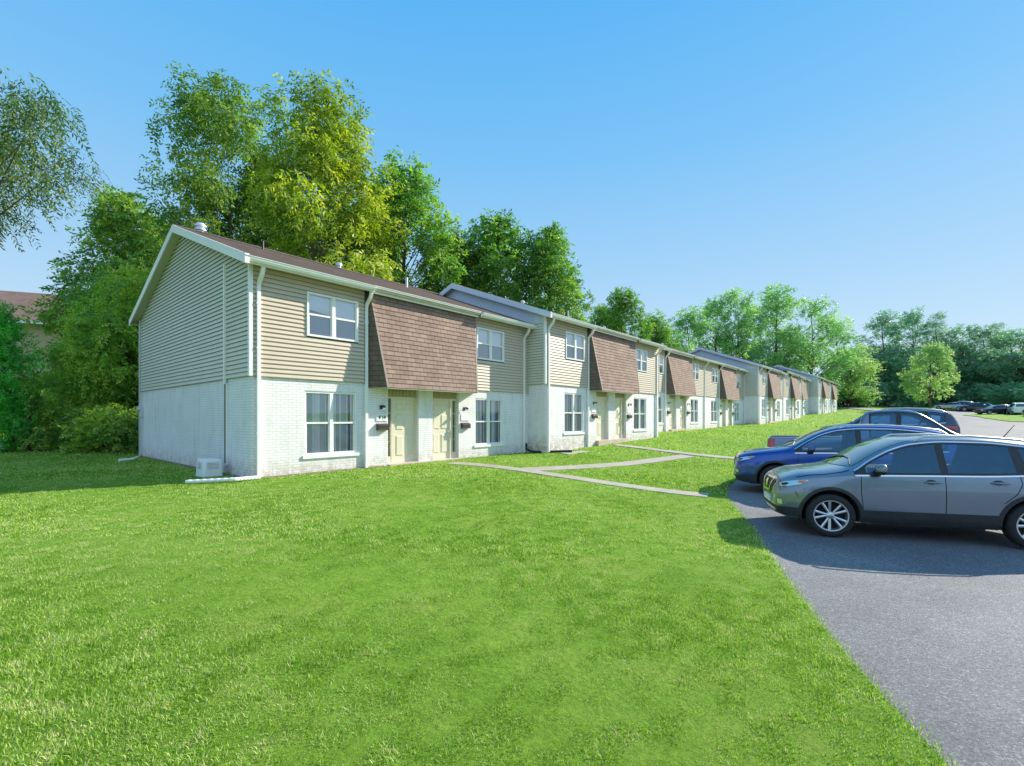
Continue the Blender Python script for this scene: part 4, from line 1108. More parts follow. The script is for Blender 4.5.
for i, (px, Y, ty) in enumerate([(872, 116, 384), (888, 118, 386), (904, 116, 386), (920, 118, 386), (940, 118, 387), (960, 116, 387), (985, 108, 386), (1010, 102, 385), (1035, 96, 384), (856, 108, 390), (845, 106, 385), (1000, 108, 392), (972, 118, 392)]):
    tree('shrub1', 'far' if i not in (9, 10) else 'fargreen', px, Y, ty, 'low dark bush at the foot of the wood behind the far cars' if i not in (9, 10) else ['green bush beside the far end wall of the row', 'leafy bush touching the farthest townhouse corner'][i - 9], 'bushes along the foot of the dark wood', None, i * 1.1, 'shrub', cat='shrub')
# trees on the near side of the street, seen in the car glass
for i, (x, y, k, m) in enumerate([(-14, -24, 'broad1', 'green'), (-4, -28, 'broad2', 'dark'), (6, -26, 'broad3', 'green'), (16, -30, 'broad1', 'dark'), (-24, -20, 'broad3', 'dark')]):
    tree(k, m, 0, 0, 0, 'green street tree on the near side, mirrored in the car windows', 'trees on the near side of the street', None, i, loc=(x, y), H=14)
# ------------------------------------------------------------------ vehicles
def car_paint(name, c, flake=.5, rough=.3):
    m, nt, out = newmat(name); L = nt.links.new
    b = N(nt, 'ShaderNodeBsdfPrincipled', Roughness=rough, Metallic=flake); b.inputs['Coat Weight'].default_value = 1; b.inputs['Coat Roughness'].default_value = .03
    tc = N(nt, 'ShaderNodeTexCoord'); n1 = N(nt, 'ShaderNodeTexNoise', Scale=2.0, Detail=5.0); L(tc.outputs['Object'], n1.inputs['Vector'])
    r = ramp(nt, [(.3, tuple(x * .93 for x in c)), (.7, tuple(x * 1.05 for x in c))]); L(n1.outputs['Fac'], r.inputs[0])
    # road dust low on the body
    sp = N(nt, 'ShaderNodeSeparateXYZ'); L(tc.outputs['Object'], sp.inputs[0])
    mr = N(nt, 'ShaderNodeMapRange'); mr.inputs['From Min'].default_value = .25; mr.inputs['From Max'].default_value = .75; mr.inputs['To Min'].default_value = .35; mr.inputs['To Max'].default_value = .0; L(sp.outputs['Z'], mr.inputs[0])
    n2 = N(nt, 'ShaderNodeTexNoise', Scale=9.0, Detail=6.0, Roughness=.7); L(tc.outputs['Object'], n2.inputs['Vector'])
    mu = N(nt, 'ShaderNodeMath', operation='MULTIPLY'); L(mr.outputs[0], mu.inputs[0]); L(n2.outputs['Fac'], mu.inputs[1])
    mx = N(nt, 'ShaderNodeMix', data_type='RGBA'); L(mu.outputs[0], mx.inputs[0]); L(r.outputs[0], mx.inputs[6]); mx.inputs[7].default_value = (.22, .20, .17, 1)
    L(mx.outputs[2], b.inputs['Base Color']); L(b.outputs[0], out.inputs[0]); return m
PAINT = {'grey': car_paint('paint_gunmetal', (.205, .25, .31), .5, .25), 'blue': car_paint('paint_blue', (.005, .065, .34), .35, .22),
         'slate': car_paint('paint_slate', (.16, .20, .27), .5, .25), 'silver': car_paint('paint_silver', (.55, .58, .60), .6, .3),
         'white': car_paint('paint_white', (.80, .81, .80), 0, .3), 'navy': car_paint('paint_dark', (.025, .04, .07), .4, .25), 'black': car_paint('paint_black', (.012, .013, .016), .3, .2),
         'red': car_paint('paint_red', (.30, .03, .025), .3, .3)}
M['cglass'] = glass_mat('car_glass', .085, (.62, .72, .80), .01, (.35, .72, 1.0))
M['cglass2'] = pbr('windscreen_glass', (.05, .06, .065), .03, var=.05, spec=1.0, coat=1)
M['cglass3'] = pbr('tinted_rear_glass', (.02, .024, .028), .03, var=.05, spec=1.0, coat=1)
M['clad'] = pbr('black_cladding', (.028, .029, .031), .55, var=.25, vscale=12, bump=.15, bscale=200)
M['tyre'] = pbr('tyre_rubber', (.022, .022, .023), .8, var=.3, vscale=14)
M['alloy'] = pbr('alloy_wheel', (.62, .63, .65), .28, metal=.85, var=.06)
M['chrome'] = pbr('chrome', (.75, .77, .80), .12, metal=1, var=.02)
M['cabin'] = pbr('cabin_trim', (.045, .045, .05), .8, var=.2)
M['seat'] = pbr('seat_cloth', (.09, .09, .10), .85, var=.15)
M['lamp'] = pbr('headlamp', (.70, .74, .76), .08, metal=.6, var=.1, vscale=20, coat=1)
M['amber'] = pbr('amber_lens', (.75, .20, .02), .15, var=.1, coat=1)
M['redlens'] = pbr('red_lens', (.55, .02, .02), .15, var=.1, coat=1)
M['under'] = pbr('underbody', (.012, .012, .012), .9)

def crom(xs, ys, x): # smooth interpolation through knots
    xs = list(xs); ys = list(ys)
    if xs[0] > xs[-1]: xs = xs[::-1]; ys = ys[::-1]
    i = int(np.clip(np.searchsorted(xs, x) - 1, 0, len(xs) - 2))
    h = xs[i + 1] - xs[i]; t = min(1, max(0, (x - xs[i]) / h))
    def slope(j):
        if j == 0: return (ys[1] - ys[0]) / (xs[1] - xs[0])
        if j == len(xs) - 1: return (ys[-1] - ys[-2]) / (xs[-1] - xs[-2])
        a = (ys[j] - ys[j - 1]) / (xs[j] - xs[j - 1]); b = (ys[j + 1] - ys[j]) / (xs[j + 1] - xs[j])
        return 0 if a * b <= 0 else 2 * a * b / (a + b)
    m0, m1 = slope(i) * h, slope(i + 1) * h
    return (2*t**3-3*t*t+1)*ys[i] + (t**3-2*t*t+t)*m0 + (-2*t**3+3*t*t)*ys[i+1] + (t**3-t*t)*m1

class Spec: pass
def spec_suv(L=4.38, H=1.58, W=1.84, wb=2.65, fo=.90, wr=.345):
    s = Spec(); s.wb = wb; s.wr = wr; s.W = W; s.H = H
    nose = fo; tail = -(L - fo); k = H / 1.58; e = (L - fo - .83) / 2.65   # length scale behind the front axle
    s.nose, s.tail = nose, tail
    X = lambda v: v if v > 0 else v * e
    # (x, top centre z)
    s.zc = [(nose, .74), (nose - .05, .86), (nose - .2, .945), (.35, 1.015), (0, 1.06), (X(-.30), 1.11), (X(-.62), 1.295), (X(-.92), 1.435), (X(-1.22), 1.525), (X(-1.65), 1.565), (X(-2.1), 1.565), (X(-2.6), 1.53), (X(-3.0), 1.47), (X(-3.14), 1.44), (X(-3.36), 1.10), (X(-3.42), .93), (tail, .72)]
    s.zt = [(nose, .70), (nose - .05, .83), (nose - .2, .905), (.35, .965), (0, 1.0), (X(-.30), 1.045), (X(-.62), 1.225), (X(-.92), 1.375), (X(-1.22), 1.465), (X(-1.65), 1.505), (X(-2.1), 1.50), (X(-2.6), 1.455), (X(-3.0), 1.39), (X(-3.14), 1.35), (X(-3.36), 1.06), (X(-3.42), .90), (tail, .70)]
    s.wt = [(nose, .42), (nose - .05, .58), (nose - .2, .68), (.35, .735), (0, .755), (X(-.30), .755), (X(-.62), .70), (X(-.92), .655), (X(-1.22), .625), (X(-1.65), .61), (X(-2.1), .605), (X(-2.6), .595), (X(-3.0), .575), (X(-3.14), .565), (X(-3.36), .64), (X(-3.42), .66), (tail, .60)]
    s.zs = [(nose, .64), (nose - .05, .74), (nose - .2, .82), (.35, .90), (0, .935), (X(-.30), .96), (X(-1.2), .985), (X(-2.1), 1.005), (X(-2.8), 1.04), (X(-3.2), 1.06), (X(-3.36), .98), (X(-3.42), .86), (tail, .66)]
    s.ws = [(nose, .46), (nose - .05, .63), (nose - .2, .745), (.35, .835), (0, .865), (X(-.30), .872), (X(-1.2), .865), (X(-2.1), .865), (X(-2.8), .855), (X(-3.2), .80), (X(-3.36), .755), (X(-3.42), .73), (tail, .64)]
    s.wm = [(nose, .50), (nose - .05, .68), (nose - .2, .80), (.35, .90), (0, .918), (X(-.30), .905), (X(-1.2), .90), (X(-2.1), .905), (X(-2.65), .918), (X(-3.0), .90), (X(-3.2), .85), (X(-3.36), .80), (X(-3.42), .77), (tail, .68)]
    s.wl = [(nose, .46), (nose - .05, .62), (nose - .2, .74), (.35, .86), (0, .875), (X(-.5), .865), (X(-2.2), .865), (X(-2.65), .875), (X(-3.1), .84), (X(-3.36), .77), (tail, .62)]
    s.zb = [(nose, .36), (nose - .05, .28), (nose - .2, .235), (.35, .22), (0, .22), (X(-.5), .235), (X(-2.2), .235), (X(-2.65), .24), (X(-3.1), .29), (X(-3.36), .36), (tail, .42)]
    if abs(k - 1) > .001:
        for q in ('zc', 'zt', 'zs'): setattr(s, q, [(x, z * (1 + (k - 1) * min(1, max(0, (z - .5) / .8)))) for x, z in getattr(s, q)])
    kw = W / 1.84
    for q in ('wt', 'ws', 'wm', 'wl'): setattr(s, q, [(x, z * kw) for x, z in getattr(s, q)])
    s.xs = [nose, nose - .025, nose - .08, nose - .2, nose - .38, .33, .15, 0, X(-.15), X(-.30), X(-.46), X(-.62), X(-.77), X(-.92), X(-1.07), X(-1.22), X(-1.43), X(-1.65), X(-1.9), X(-2.1), X(-2.35), X(-2.6), X(-2.8), X(-3.0), X(-3.14), X(-3.25), X(-3.36), X(-3.42), tail + .02, tail]
    s.win = [(X(-.48), X(-1.52)), (X(-1.60), X(-2.46)), (X(-2.57), X(-3.0))]
    s.ws_x = (X(-.33), X(-1.16)); s.rear_x = (X(-3.15), X(-3.36))
    s.doors = [X(-.46), X(-1.56), X(-2.44)]; s.X = X; s.mirror = X(-.70); s.kind = 'suv'
    return s
def ev(s, q, x):
    kn = getattr(s, q); return crom([p[0] for p in kn], [p[1] for p in kn], x)
def spec_sedan():
    s = spec_suv(4.75, 1.45, 1.82, 2.75, .92, .33); X = s.X
    n, t = s.nose, s.tail
    s.zc = [(n, .70), (n - .05, .80), (n - .25, .87), (.2, .93), (0, .95), (X(-.35), 1.0), (X(-.75), 1.2), (X(-1.15), 1.37), (X(-1.5), 1.43), (X(-2.0), 1.44), (X(-2.4), 1.37), (X(-2.8), 1.19), (X(-3.05), 1.06), (X(-3.3), 1.04), (X(-3.42), .98), (t, .72)]
    s.zt = [(x, z - .05) for x, z in s.zc]
    s.zs = [(n, .62), (n - .05, .70), (n - .25, .80), (.2, .86), (0, .88), (X(-1), .92), (X(-2), .95), (X(-3.05), .97), (X(-3.3), .95), (X(-3.42), .88), (t, .66)]
    s.win = [(X(-.62), X(-1.56)), (X(-1.64), X(-2.45)), (X(-2.5), X(-2.62))]; s.ws_x = (X(-.4), X(-1.2)); s.rear_x = (X(-2.3), X(-2.95)); s.kind = 'sedan'
    s.mirror = X(-.75); return s
def spec_pickup():
    s = spec_suv(5.75, 1.86, 1.96, 3.55, .95, .39); s.wb = 3.55; n, t = s.nose, s.tail; s.X = X = lambda v: v
    s.zc = [(n, .95), (n - .05, 1.12), (n - .25, 1.20), (.2, 1.25), (-.3, 1.29), (-.55, 1.36), (-.88, 1.60), (-1.2, 1.83), (-1.42, 1.92), (-1.75, 1.95), (-2.1, 1.94), (-2.38, 1.90), (-2.50, 1.78), (-2.58, 1.31), (-2.66, 1.22), (-3.5, 1.22), (-4.5, 1.23), (t + .04, 1.22), (t, 1.1)]
    s.zt = [(x, z - .05) for x, z in s.zc]
    s.zs = [(n, .85), (n - .05, 1.0), (n - .25, 1.1), (.2, 1.14), (-.5, 1.16), (-1.5, 1.17), (-2.46, 1.18), (-2.66, 1.15), (-4.5, 1.15), (t + .04, 1.12), (t, 1.0)]
    s.wt = [(n, .55), (n - .05, .74), (n - .25, .80), (.3, .83), (-.55, .82), (-.88, .76), (-1.2, .71), (-1.75, .69), (-2.3, .69), (-2.50, .72), (-2.58, .80), (-2.66, .86), (-4.5, .86), (t + .04, .85), (t, .80)]
    s.ws = [(n, .60), (n - .05, .80), (n - .25, .88), (.2, .93), (-.45, .94), (-2.7, .94), (-4.5, .94), (t + .04, .93), (t, .88)]
    s.wm = [(n, .62), (n - .05, .83), (n - .25, .92), (.2, .97), (-1, .965), (-3.5, .975), (-4.5, .965), (t + .04, .95), (t, .9)]
    s.wl = [(n, .58), (n - .05, .78), (n - .25, .88), (.2, .92), (-4.5, .92), (t + .04, .9), (t, .85)]
    s.zb = [(n, .45), (n - .25, .36), (.2, .36), (-4.3, .38), (t, .55)]
    s.xs = [n, n - .025, n - .08, n - .25, n - .45, .3, .1, -.15, -.38, -.55, -.71, -.88, -1.04, -1.2, -1.31, -1.42, -1.58, -1.75, -1.93, -2.1, -2.28, -2.38, -2.46, -2.52, -2.58, -2.64, -2.9, -3.55, -4.0, -4.4, t + .1, t + .03, t]
    s.win = [(-.74, -1.66), (-1.74, -2.30)]; s.ws_x = (-.58, -1.34); s.rear_x = (-2.48, -2.56); s.doors = [-.7, -1.70, -2.36]; s.mirror = -.88; s.kind = 'pickup'; return s

_body = {}
def body_mesh(key, s):
    if key in _body: return _body[key]
    V = []; F = []; n = None
    for x in s.xs:
        zb, wl, wm, zs, ws, zt, wt, zc = [ev(s, q, x) for q in ('zb', 'wl', 'wm', 'zs', 'ws', 'zt', 'wt', 'zc')]
        zm = zb + (zs - zb) * .60; wt = min(wt, ws - .02)
        half = [(0, zb), (wl * .75, zb), (wl * .97, zb + .015), (wl, zb + .07), (wl + (wm - wl) * .55, zb + (zs - zb) * .30), (wm, zm), (wm - .006, zm + (zs - zm) * .55), (ws, zs), (ws - (ws - wt) * .10, zs + (zt - zs) * .12),
                (ws - (ws - wt) * .62, zs + (zt - zs) * .62), (wt, zt), (wt * .86, zt + (zc - zt) * .55), (wt * .5, zt + (zc - zt) * .92), (0, zc)]
        ring = half + [(-y, z) for (y, z) in half[-2:0:-1]]
        n = len(ring); V += [(x, y, z) for (y, z) in ring]
    for i in range(len(s.xs) - 1):
        for k in range(n):
            a = i * n + k; b = i * n + (k + 1) % n; F.append((a, b, b + n, a + n))
    F.append(list(range(n))[::-1]); F.append([(len(s.xs) - 1) * n + k for k in range(n)])
    me = bpy.data.meshes.new('body_cage'); me.from_pydata(V, [], F); 
    bm = bmesh.new(); bm.from_mesh(me); bmesh.ops.recalc_face_normals(bm, faces=bm.faces); bm.to_mesh(me); bm.free()
    o = link('tmp', me); md = o.modifiers.new('s', 'SUBSURF'); md.levels = 2; md.render_levels = 2
    # wheel wells
    cutters = []
    cb = bmesh.new()
    for wx in (0, -s.wb):
        for sd in (1, -1):
            mt = Matrix.Translation((wx, sd * (s.W / 2 + .05 - .19), s.wr + .015)) @ Matrix.Rotation(R(90), 4, 'X')
            bmesh.ops.create_cone(cb, cap_ends=True, segments=48, radius1=s.wr + .062, radius2=s.wr + .062, depth=.58, matrix=mt)
    cm = bpy.data.meshes.new('cut'); cb.to_mesh(cm); cb.free(); co = link('tmpcut', cm)
    cm.materials.append(M['under'])
    mbw = bmesh.new()
    for (a_, b_) in s.win:
        aa = a_ - (.05 if a_ == s.win[0][0] else 0) - .012; bb = b_ + .012; r = 14
        xs_ = [aa + (bb - aa) * k / r for k in range(r + 1)]
        bt = [(x, ev(s, 'zs', x) + .05) for x in xs_]; tp = [(x, ev(s, 'zt', x) - .07) for x in xs_]
        ok = [(p, q) for p, q in zip(bt, tp) if q[1] - p[1] > .012]
        pl = [p[0] for p in ok] + [p[1] for p in ok[::-1]]
        A_ = [mbw.verts.new((x, -2, z)) for x, z in pl]; B_ = [mbw.verts.new((x, 2, z)) for x, z in pl]
        mbw.faces.new(A_); mbw.faces.new(B_[::-1])
        for k in range(len(pl)): mbw.faces.new((A_[k - 1], A_[k], B_[k], B_[k - 1]))
    bmesh.ops.recalc_face_normals(mbw, faces=mbw.faces)
    wm_ = bpy.data.meshes.new('cutw'); mbw.to_mesh(wm_); mbw.free(); wm_.materials.append(M['cabin']); wo = link('tmpw', wm_)
    me.materials.append(M['trim'])
    bw = o.modifiers.new('w', 'BOOLEAN'); bw.operation = 'DIFFERENCE'; bw.object = wo; bw.solver = 'EXACT'; bw.show_viewport = False
    bo = o.modifiers.new('b', 'BOOLEAN'); bo.operation = 'DIFFERENCE'; bo.object = co; bo.solver = 'EXACT'
    me2 = None
    dg = bpy.context.evaluated_depsgraph_get()
    bo.show_viewport = False; dg.update()
    full = bpy.data.meshes.new_from_object(o.evaluated_get(dg))
    bo.show_viewport = True; bw.show_viewport = True; dg = bpy.context.evaluated_depsgraph_get(); dg.update()
    cutm = bpy.data.meshes.new_from_object(o.evaluated_get(dg))
    bpy.data.objects.remove(o); bpy.data.objects.remove(co); bpy.data.objects.remove(wo)
    # bvh of the uncut body for laying panels on it
    vs = [v.co.copy() for v in full.vertices]; ps = [list(p.vertices) for p in full.polygons]
    bvh = BVHTree.FromPolygons(vs, ps)
    cutm.materials.clear(); cutm.materials.append(M['trim']); cutm.materials.append(M['cabin'])
    for p in cutm.polygons:
        hit = bvh.find_nearest(p.center); p.material_index = 1 if hit[3] > .012 else 0
    cutm.polygons.foreach_set('use_smooth', [True] * len(cutm.polygons)); cutm.set_sharp_from_angle(angle=R(32))
    _body[key] = (cutm, bvh, full); return _body[key]

def patch(bvh, poly, frame, off, res=.05, sign=1):
    """poly in (u, v) laid on the body along a direction; frame(u, v) -> origin, direction"""
    pts = [Vector(p) for p in poly]
    us = [p.x for p in pts]; vs = [p.y for p in pts]
    # refine the outline
    outl = []
    for i, p in enumerate(pts):
        q = pts[(i + 1) % len(pts)]; n = max(1, int((q - p).length / res))
        outl += [p.lerp(q, k / n) for k in range(n)]
    inner = []
    nx = int((max(us) - min(us)) / res); ny = int((max(vs) - min(vs)) / res)
    from mathutils.geometry import intersect_point_tri_2d
    def inside(u, v):
        c = False; n = len(outl)
        for i in range(n):
            a, b = outl[i], outl[(i + 1) % n]
            if (a.y > v) != (b.y > v) and u < (b.x - a.x) * (v - a.y) / (b.y - a.y) + a.x: c = not c
        return c
    for i in range(1, nx):
        for j in range(1, ny):
            u = min(us) + (max(us) - min(us)) * i / nx; v = min(vs) + (max(vs) - min(vs)) * j / ny
            if inside(u, v) and min((Vector((u, v)) - o).length for o in outl) > res * .45: inner.append(Vector((u, v)))
    ne = len(outl)
    r_ = delaunay_2d_cdt(outl + inner, [(i, (i + 1) % ne) for i in range(ne)], [list(range(ne))], 1, 1e-5)
    V2, F2 = r_[0], r_[2]
    V3 = []; ok = []
    for p in V2:
        o, d = frame(p.x, p.y)
        loc, nr, idx, dist = bvh.ray_cast(Vector(o), Vector(d).normalized())
        if loc is None: V3.append(None); continue
        if nr.dot(Vector(d)) > 0: nr = -nr
        V3.append(loc + nr * off)
    F3 = [f for f in F2 if all(V3[i] is not None for i in f)]
    good = [];
    for f in F3:
        if max((V3[f[i]] - V3[f[i - 1]]).length for i in range(3)) < max(.3, res * 5):
            nn = (V3[f[1]] - V3[f[0]]).cross(V3[f[2]] - V3[f[0]])      # face outwards
            good.append(tuple(f) if nn.dot(Vector(frame(0, 0)[1])) < 0 else tuple(f)[::-1])
    return [v if v is not None else Vector((0, 0, 0)) for v in V3], good
def side_frame(sg): return lambda u, v: ((u, sg * 3.0, v), (0, -sg, 0))
def front_frame(u, v): return ((4.0, u, v), (-1, 0, 0))
def rear_frame(u, v): return ((-7.0, u, v), (1, 0, 0))
def diag_frame(sg):
    c = math.sqrt(.5)
    return lambda u, v: ((c * 4 - u * c, sg * (c * 4 + u * c), v), (-c, -sg * c, 0))

def patch_mesh(items, mats, smooth=True):
    V = []; F = []; MI = []
    for (v, f, mi) in items:
        k = len(V); V += v; F += [tuple(i + k for i in t) for t in f]; MI += [mi] * len(f)
    used = sorted({i for f in F for i in f}); mp = {o: n for n, o in enumerate(used)}
    me = bpy.data.meshes.new('panel'); me.from_pydata([V[i] for i in used], [], [tuple(mp[i] for i in f) for f in F])
    for m in (mats if isinstance(mats, list) else [mats]): me.materials.append(m)
    me.polygons.foreach_set('material_index', MI)
    if smooth: me.polygons.foreach_set('use_smooth', [True] * len(F))
    me.update(); return me
def strip_poly(pts, w):
    P = [Vector(p) for p in pts]; Lf = []; Rt = []
    for i, p in enumerate(P):
        t = (P[min(i + 1, len(P) - 1)] - P[max(i - 1, 0)]).normalized(); n = Vector((-t.y, t.x)) * w / 2
        Lf.append(p + n); Rt.append(p - n)
    return [tuple(p) for p in Lf + Rt[::-1]]

def wheel_parts(s):
    """tyre and rim centred at the origin, outer face towards +y"""
    wr = s.wr; rr = wr * .735
    mb = MB(); mb.lathe([(rr, -.10), (rr + .01, -.112), (wr * .85, -.118), (wr * .95, -.105), (wr, -.08), (wr + .002, 0), (wr, .08), (wr * .95, .105), (wr * .85, .118), (rr + .01, .112), (rr, .10), (rr - .012, .09), (rr - .012, -.09), (rr, -.10)], 48, axis='y')
    tyre = mb.mesh('tyre', M['tyre'], smooth=True)
    mb = MB()
    mb.lathe([(rr - .002, .104), (rr - .02, .102), (rr - .03, .07), (rr - .035, -.07), (rr - .01, -.09)], 48, axis='y')
    mb.lathe([(.0, .085), (.032, .085), (.05, .075), (.062, .06), (.062, .0)], 24, axis='y')
    for k in range(5):
        for dlt in (-.20, .20):
            a0 = 2 * math.pi * k / 5 + math.pi / 2; a1 = a0 + dlt * 1.25; ain = a0 + dlt * .75
            p0 = Vector((math.cos(ain) * .045, .066, math.sin(ain) * .045)); p1 = Vector((math.cos(a1) * (rr - .022), .088, math.sin(a1) * (rr - .022)))
            t = (p1 - p0).normalized(); sd = t.cross(Vector((0, 1, 0))).normalized()
            w0, w1 = .016, .021; dp = Vector((0, -.035, 0))
            A = [p0 - sd * w0 + Vector((0, -.006, 0)), p0, p0 + sd * w0 + Vector((0, -.006, 0))]; B = [p1 - sd * w1 + Vector((0, -.008, 0)), p1, p1 + sd * w1 + Vector((0, -.008, 0))]
            mb.face([A[0], A[1], B[1], B[0]]); mb.face([A[1], A[2], B[2], B[1]])
            mb.face([A[0] + dp, A[0], B[0], B[0] + dp]); mb.face([A[2], A[2] + dp, B[2] + dp, B[2]])
    rim = mb.mesh('rim', M['alloy'], smooth=True)
    mb = MB(); mb.lathe([(.0, .01), (rr * .8, .01), (rr * .8, -.02), (.0, -.02)], 32, axis='y'); mb.lathe([(rr - .034, -.03), (0, -.03)], 32, axis='y')
    hub = mb.mesh('brake', M['under'], smooth=True)
    return tyre, rim, hub
_wheels = {}

def vehicle(key, s, paint, loc, head, name, label, cat, group=None, detail=2):
    body, bvh, full = body_mesh(key, s)
    root = empty(name, loc, head, label, cat, group)
    b = body.copy(); b.materials[0] = PAINT[paint]; link('body', b, root)
    X = s.X
    sx = [(X(-1.55), (.38, -.38)), (X(-2.4), (.42, 0, -.42))] if s.kind != 'pickup' else [(-1.75, (.4, -.4)), (-2.5, (.42, -.42))]
    def seatm():
        bm = bmesh.new()
        for (c, sz) in (((0, 0, .70), (.12, .48, .62)), ((.25, 0, .5), (.5, .48, .16)), ((-.05, 0, 1.12), (.09, .26, .19))):
            r_ = bmesh.ops.create_cube(bm, size=1, matrix=Matrix.Translation((c[0], c[1], c[2])) @ Matrix.Diagonal((*sz, 1)))
        bmesh.ops.bevel(bm, geom=bm.edges[:], offset=.04, segments=2, affect='EDGES'); me = bpy.data.meshes.new('seat'); bm.to_mesh(me); bm.free(); me.materials.append(M['seat']); me.polygons.foreach_set('use_smooth', [True] * len(me.polygons)); return me
    if 'seat' not in _cache: _cache['seat'] = seatm()
    if detail > 0:
        for (x_, ys) in sx:
            for y_ in ys: st = link('seat', _cache['seat'], root); st.location = (x_, y_, .10 + (s.H - 1.58) * .8); st.scale = (1, .85, 1)
    # side windows
    for sg in (1, -1):
        fr = side_frame(sg)
        lo = lambda x: ev(s, 'zs', x) + .035
        hi = lambda x: ev(s, 'zt', x) - .05
        def dlo(x0, x1, gl, gh, r=14):
            xs_ = [x0 + (x1 - x0) * k / r for k in range(r + 1)]
            bt = [(x, lo(x) + gl) for x in xs_]; tp = [(x, hi(x) - gh) for x in xs_]
            ok = [(b_, t_) for b_, t_ in zip(bt, tp) if t_[1] - b_[1] > .015]
            return [p[0] for p in ok] + [p[1] for p in ok[::-1]]
        xa_, xb_ = s.win[0][0] + .12, s.win[-1][1] - .03
        items = []
        gaps = [(xa_, s.win[0][0] - .04)] + [(s.win[k][1] + .01, s.win[k + 1][0] - .01) for k in range(len(s.win) - 1)] + [(s.win[-1][1] + .01, xb_)]
        for (p_, q_) in gaps:
            pl = dlo(p_, q_, -.008, -.003, 8)
            if len(pl) > 3:
                v, f = patch(bvh, pl, fr, .0085, .05); items.append((v, f, 0))
        xs_ = [xa_ + (xb_ - xa_) * k / 40 for k in range(41)]
        ok = [x for x in xs_ if hi(x) - lo(x) > .02]
        for ln, w_, of, mi in (([(x, lo(x) - .0) for x in ok], .036, .0095, 0), ([(x, hi(x) - .006) for x in ok], .036, .0095, 0)) + ((([(x, lo(x) - .026) for x in ok], .022, .010, 1), ([(x, hi(x) + .016) for x in ok], .018, .010, 1)) if s.kind == 'suv' and detail > 0 else ()):
            v, f = patch(bvh, strip_poly(ln, w_), fr, of, .05); items.append((v, f, mi))
        link('window_surround', patch_mesh(items, [M['clad'], M['chrome']]), root)
        for i, (a_, b_) in enumerate(s.win):
            aa = a_ - (.0 if i else .05)
            v, f = patch(bvh, dlo(aa, b_, .0, .006, 16), fr, .008, .06)
            if f: link('side_window', patch_mesh([(v, f, 0)], M['cglass']), root)
    # windscreen and rear glass, laid on from ahead and behind
    def wind(x0, x1, inset, frame):
        r = 10; L_ = []; Rr = []
        for k in range(r + 1):
            x = x0 + (x1 - x0) * k / r; z = ev(s, 'zc', x) * .55 + ev(s, 'zt', x) * .45; y = ev(s, 'wt', x) - inset
            L_.append((y, z)); Rr.append((-y, z))
        return L_ + Rr[::-1]
    v, f = patch(bvh, wind(s.ws_x[0], s.ws_x[1], .07, front_frame), front_frame, .006, .07); link('windscreen', patch_mesh([(v, f, 0)], M['cglass2']), root)
    v, f = patch(bvh, wind(s.rear_x[0], s.rear_x[1], .06, rear_frame), rear_frame, .006, .08); link('rear_window', patch_mesh([(v, f, 0)], M['cglass3']), root)
    if detail > 0:
        mb = MB()
        for sg in (1, -1): mb.tube([(s.ws_x[0] - .02, sg * .62, ev(s, 'zc', s.ws_x[0]) - .0), (s.ws_x[0] - .10, sg * .3, ev(s, 'zc', s.ws_x[0] - .1) + .02), (s.ws_x[0] - .12, sg * -.02 + .02, ev(s, 'zc', s.ws_x[0] - .12) + .022)], .010, 5)
        mb.obj('wiper', M['clad'], root)
    # cladding
    clad = s.kind == 'suv'
    for sg in (1, -1):
        fr = side_frame(sg); items = []
        if clad:
            for wx in (0, -s.wb):
                r0, r1 = s.wr + .058, s.wr + .108; zc_ = s.wr + .015; n = 26; a0, a1 = R(-22), R(202)
                pl = [(wx + r0 * math.cos(a0 + (a1 - a0) * k / n), zc_ + r0 * math.sin(a0 + (a1 - a0) * k / n)) for k in range(n + 1)] + [(wx + r1 * math.cos(a1 + (a0 - a1) * k / n), zc_ + r1 * math.sin(a1 + (a0 - a1) * k / n)) for k in range(n + 1)]
                items.append((*patch(bvh, pl, fr, .013, .04), 0))
            zb = ev(s, 'zb', -1.2)
            items.append((*patch(bvh, [(-s.wr - .08, zb + .03), (-s.wr - .08, zb + .22), (-s.wb + s.wr + .10, zb + .24), (-s.wb + s.wr + .10, zb + .03)], fr, .012, .05), 0))
            items.append((*patch(bvh, [(s.wr + .05, .28), (s.wr + .10, .44), (s.nose - .06, .43), (s.nose - .06, .30)], fr, .012, .05), 0))
            items.append((*patch(bvh, [(-s.wb - s.wr - .05, .30), (-s.wb - s.wr - .09, .52), (s.tail + .05, .56), (s.tail + .05, .44)], fr, .012, .05), 0))
            link('cladding', patch_mesh(items, M['clad']), root)
        if detail > 1:
            items = []
            lo_ = lambda x: ev(s, 'zs', x) + .03
            zb = ev(s, 'zb', -1.2) + .22
            d = s.doors
            A = [(d[0] + .02, lo_(d[0])), (d[0] + .03, .75), (d[0] + .0, zb + .02)]; B = [(d[1], lo_(d[1])), (d[1], zb)]; Cc = [(d[2] - .04, lo_(d[2])), (d[2] - .05, .95), (d[2] + .02, .80), (d[2] + .16, .66)]
            for ln in (A, B, Cc): items.append((*patch(bvh, strip_poly(ln, .009), fr, .003, .03), 0))
            items.append((*patch(bvh, strip_poly([(d[0], zb + .0), (-s.wb + s.wr + .16, zb)], .008), fr, .003, .05), 0))
            # bonnet shut line
            items.append((*patch(bvh, strip_poly([(s.nose - .30, ev(s, 'zs', s.nose - .30) + .05), (.3, ev(s, 'zs', .3) + .045), (.05, ev(s, 'zs', .05) + .045), (X(-.2), ev(s, 'zs', X(-.2)) + .065), (X(-.30), ev(s, 'zs', X(-.3)) + .085)], .010), fr, .003, .03), 0))
            items.append((*patch(bvh, strip_poly([(s.nose - .26, .72), (s.wr + .10, .60)], .007), fr, .003, .03), 0))
            link('shut_line', patch_mesh(items, M['under'], False), root)
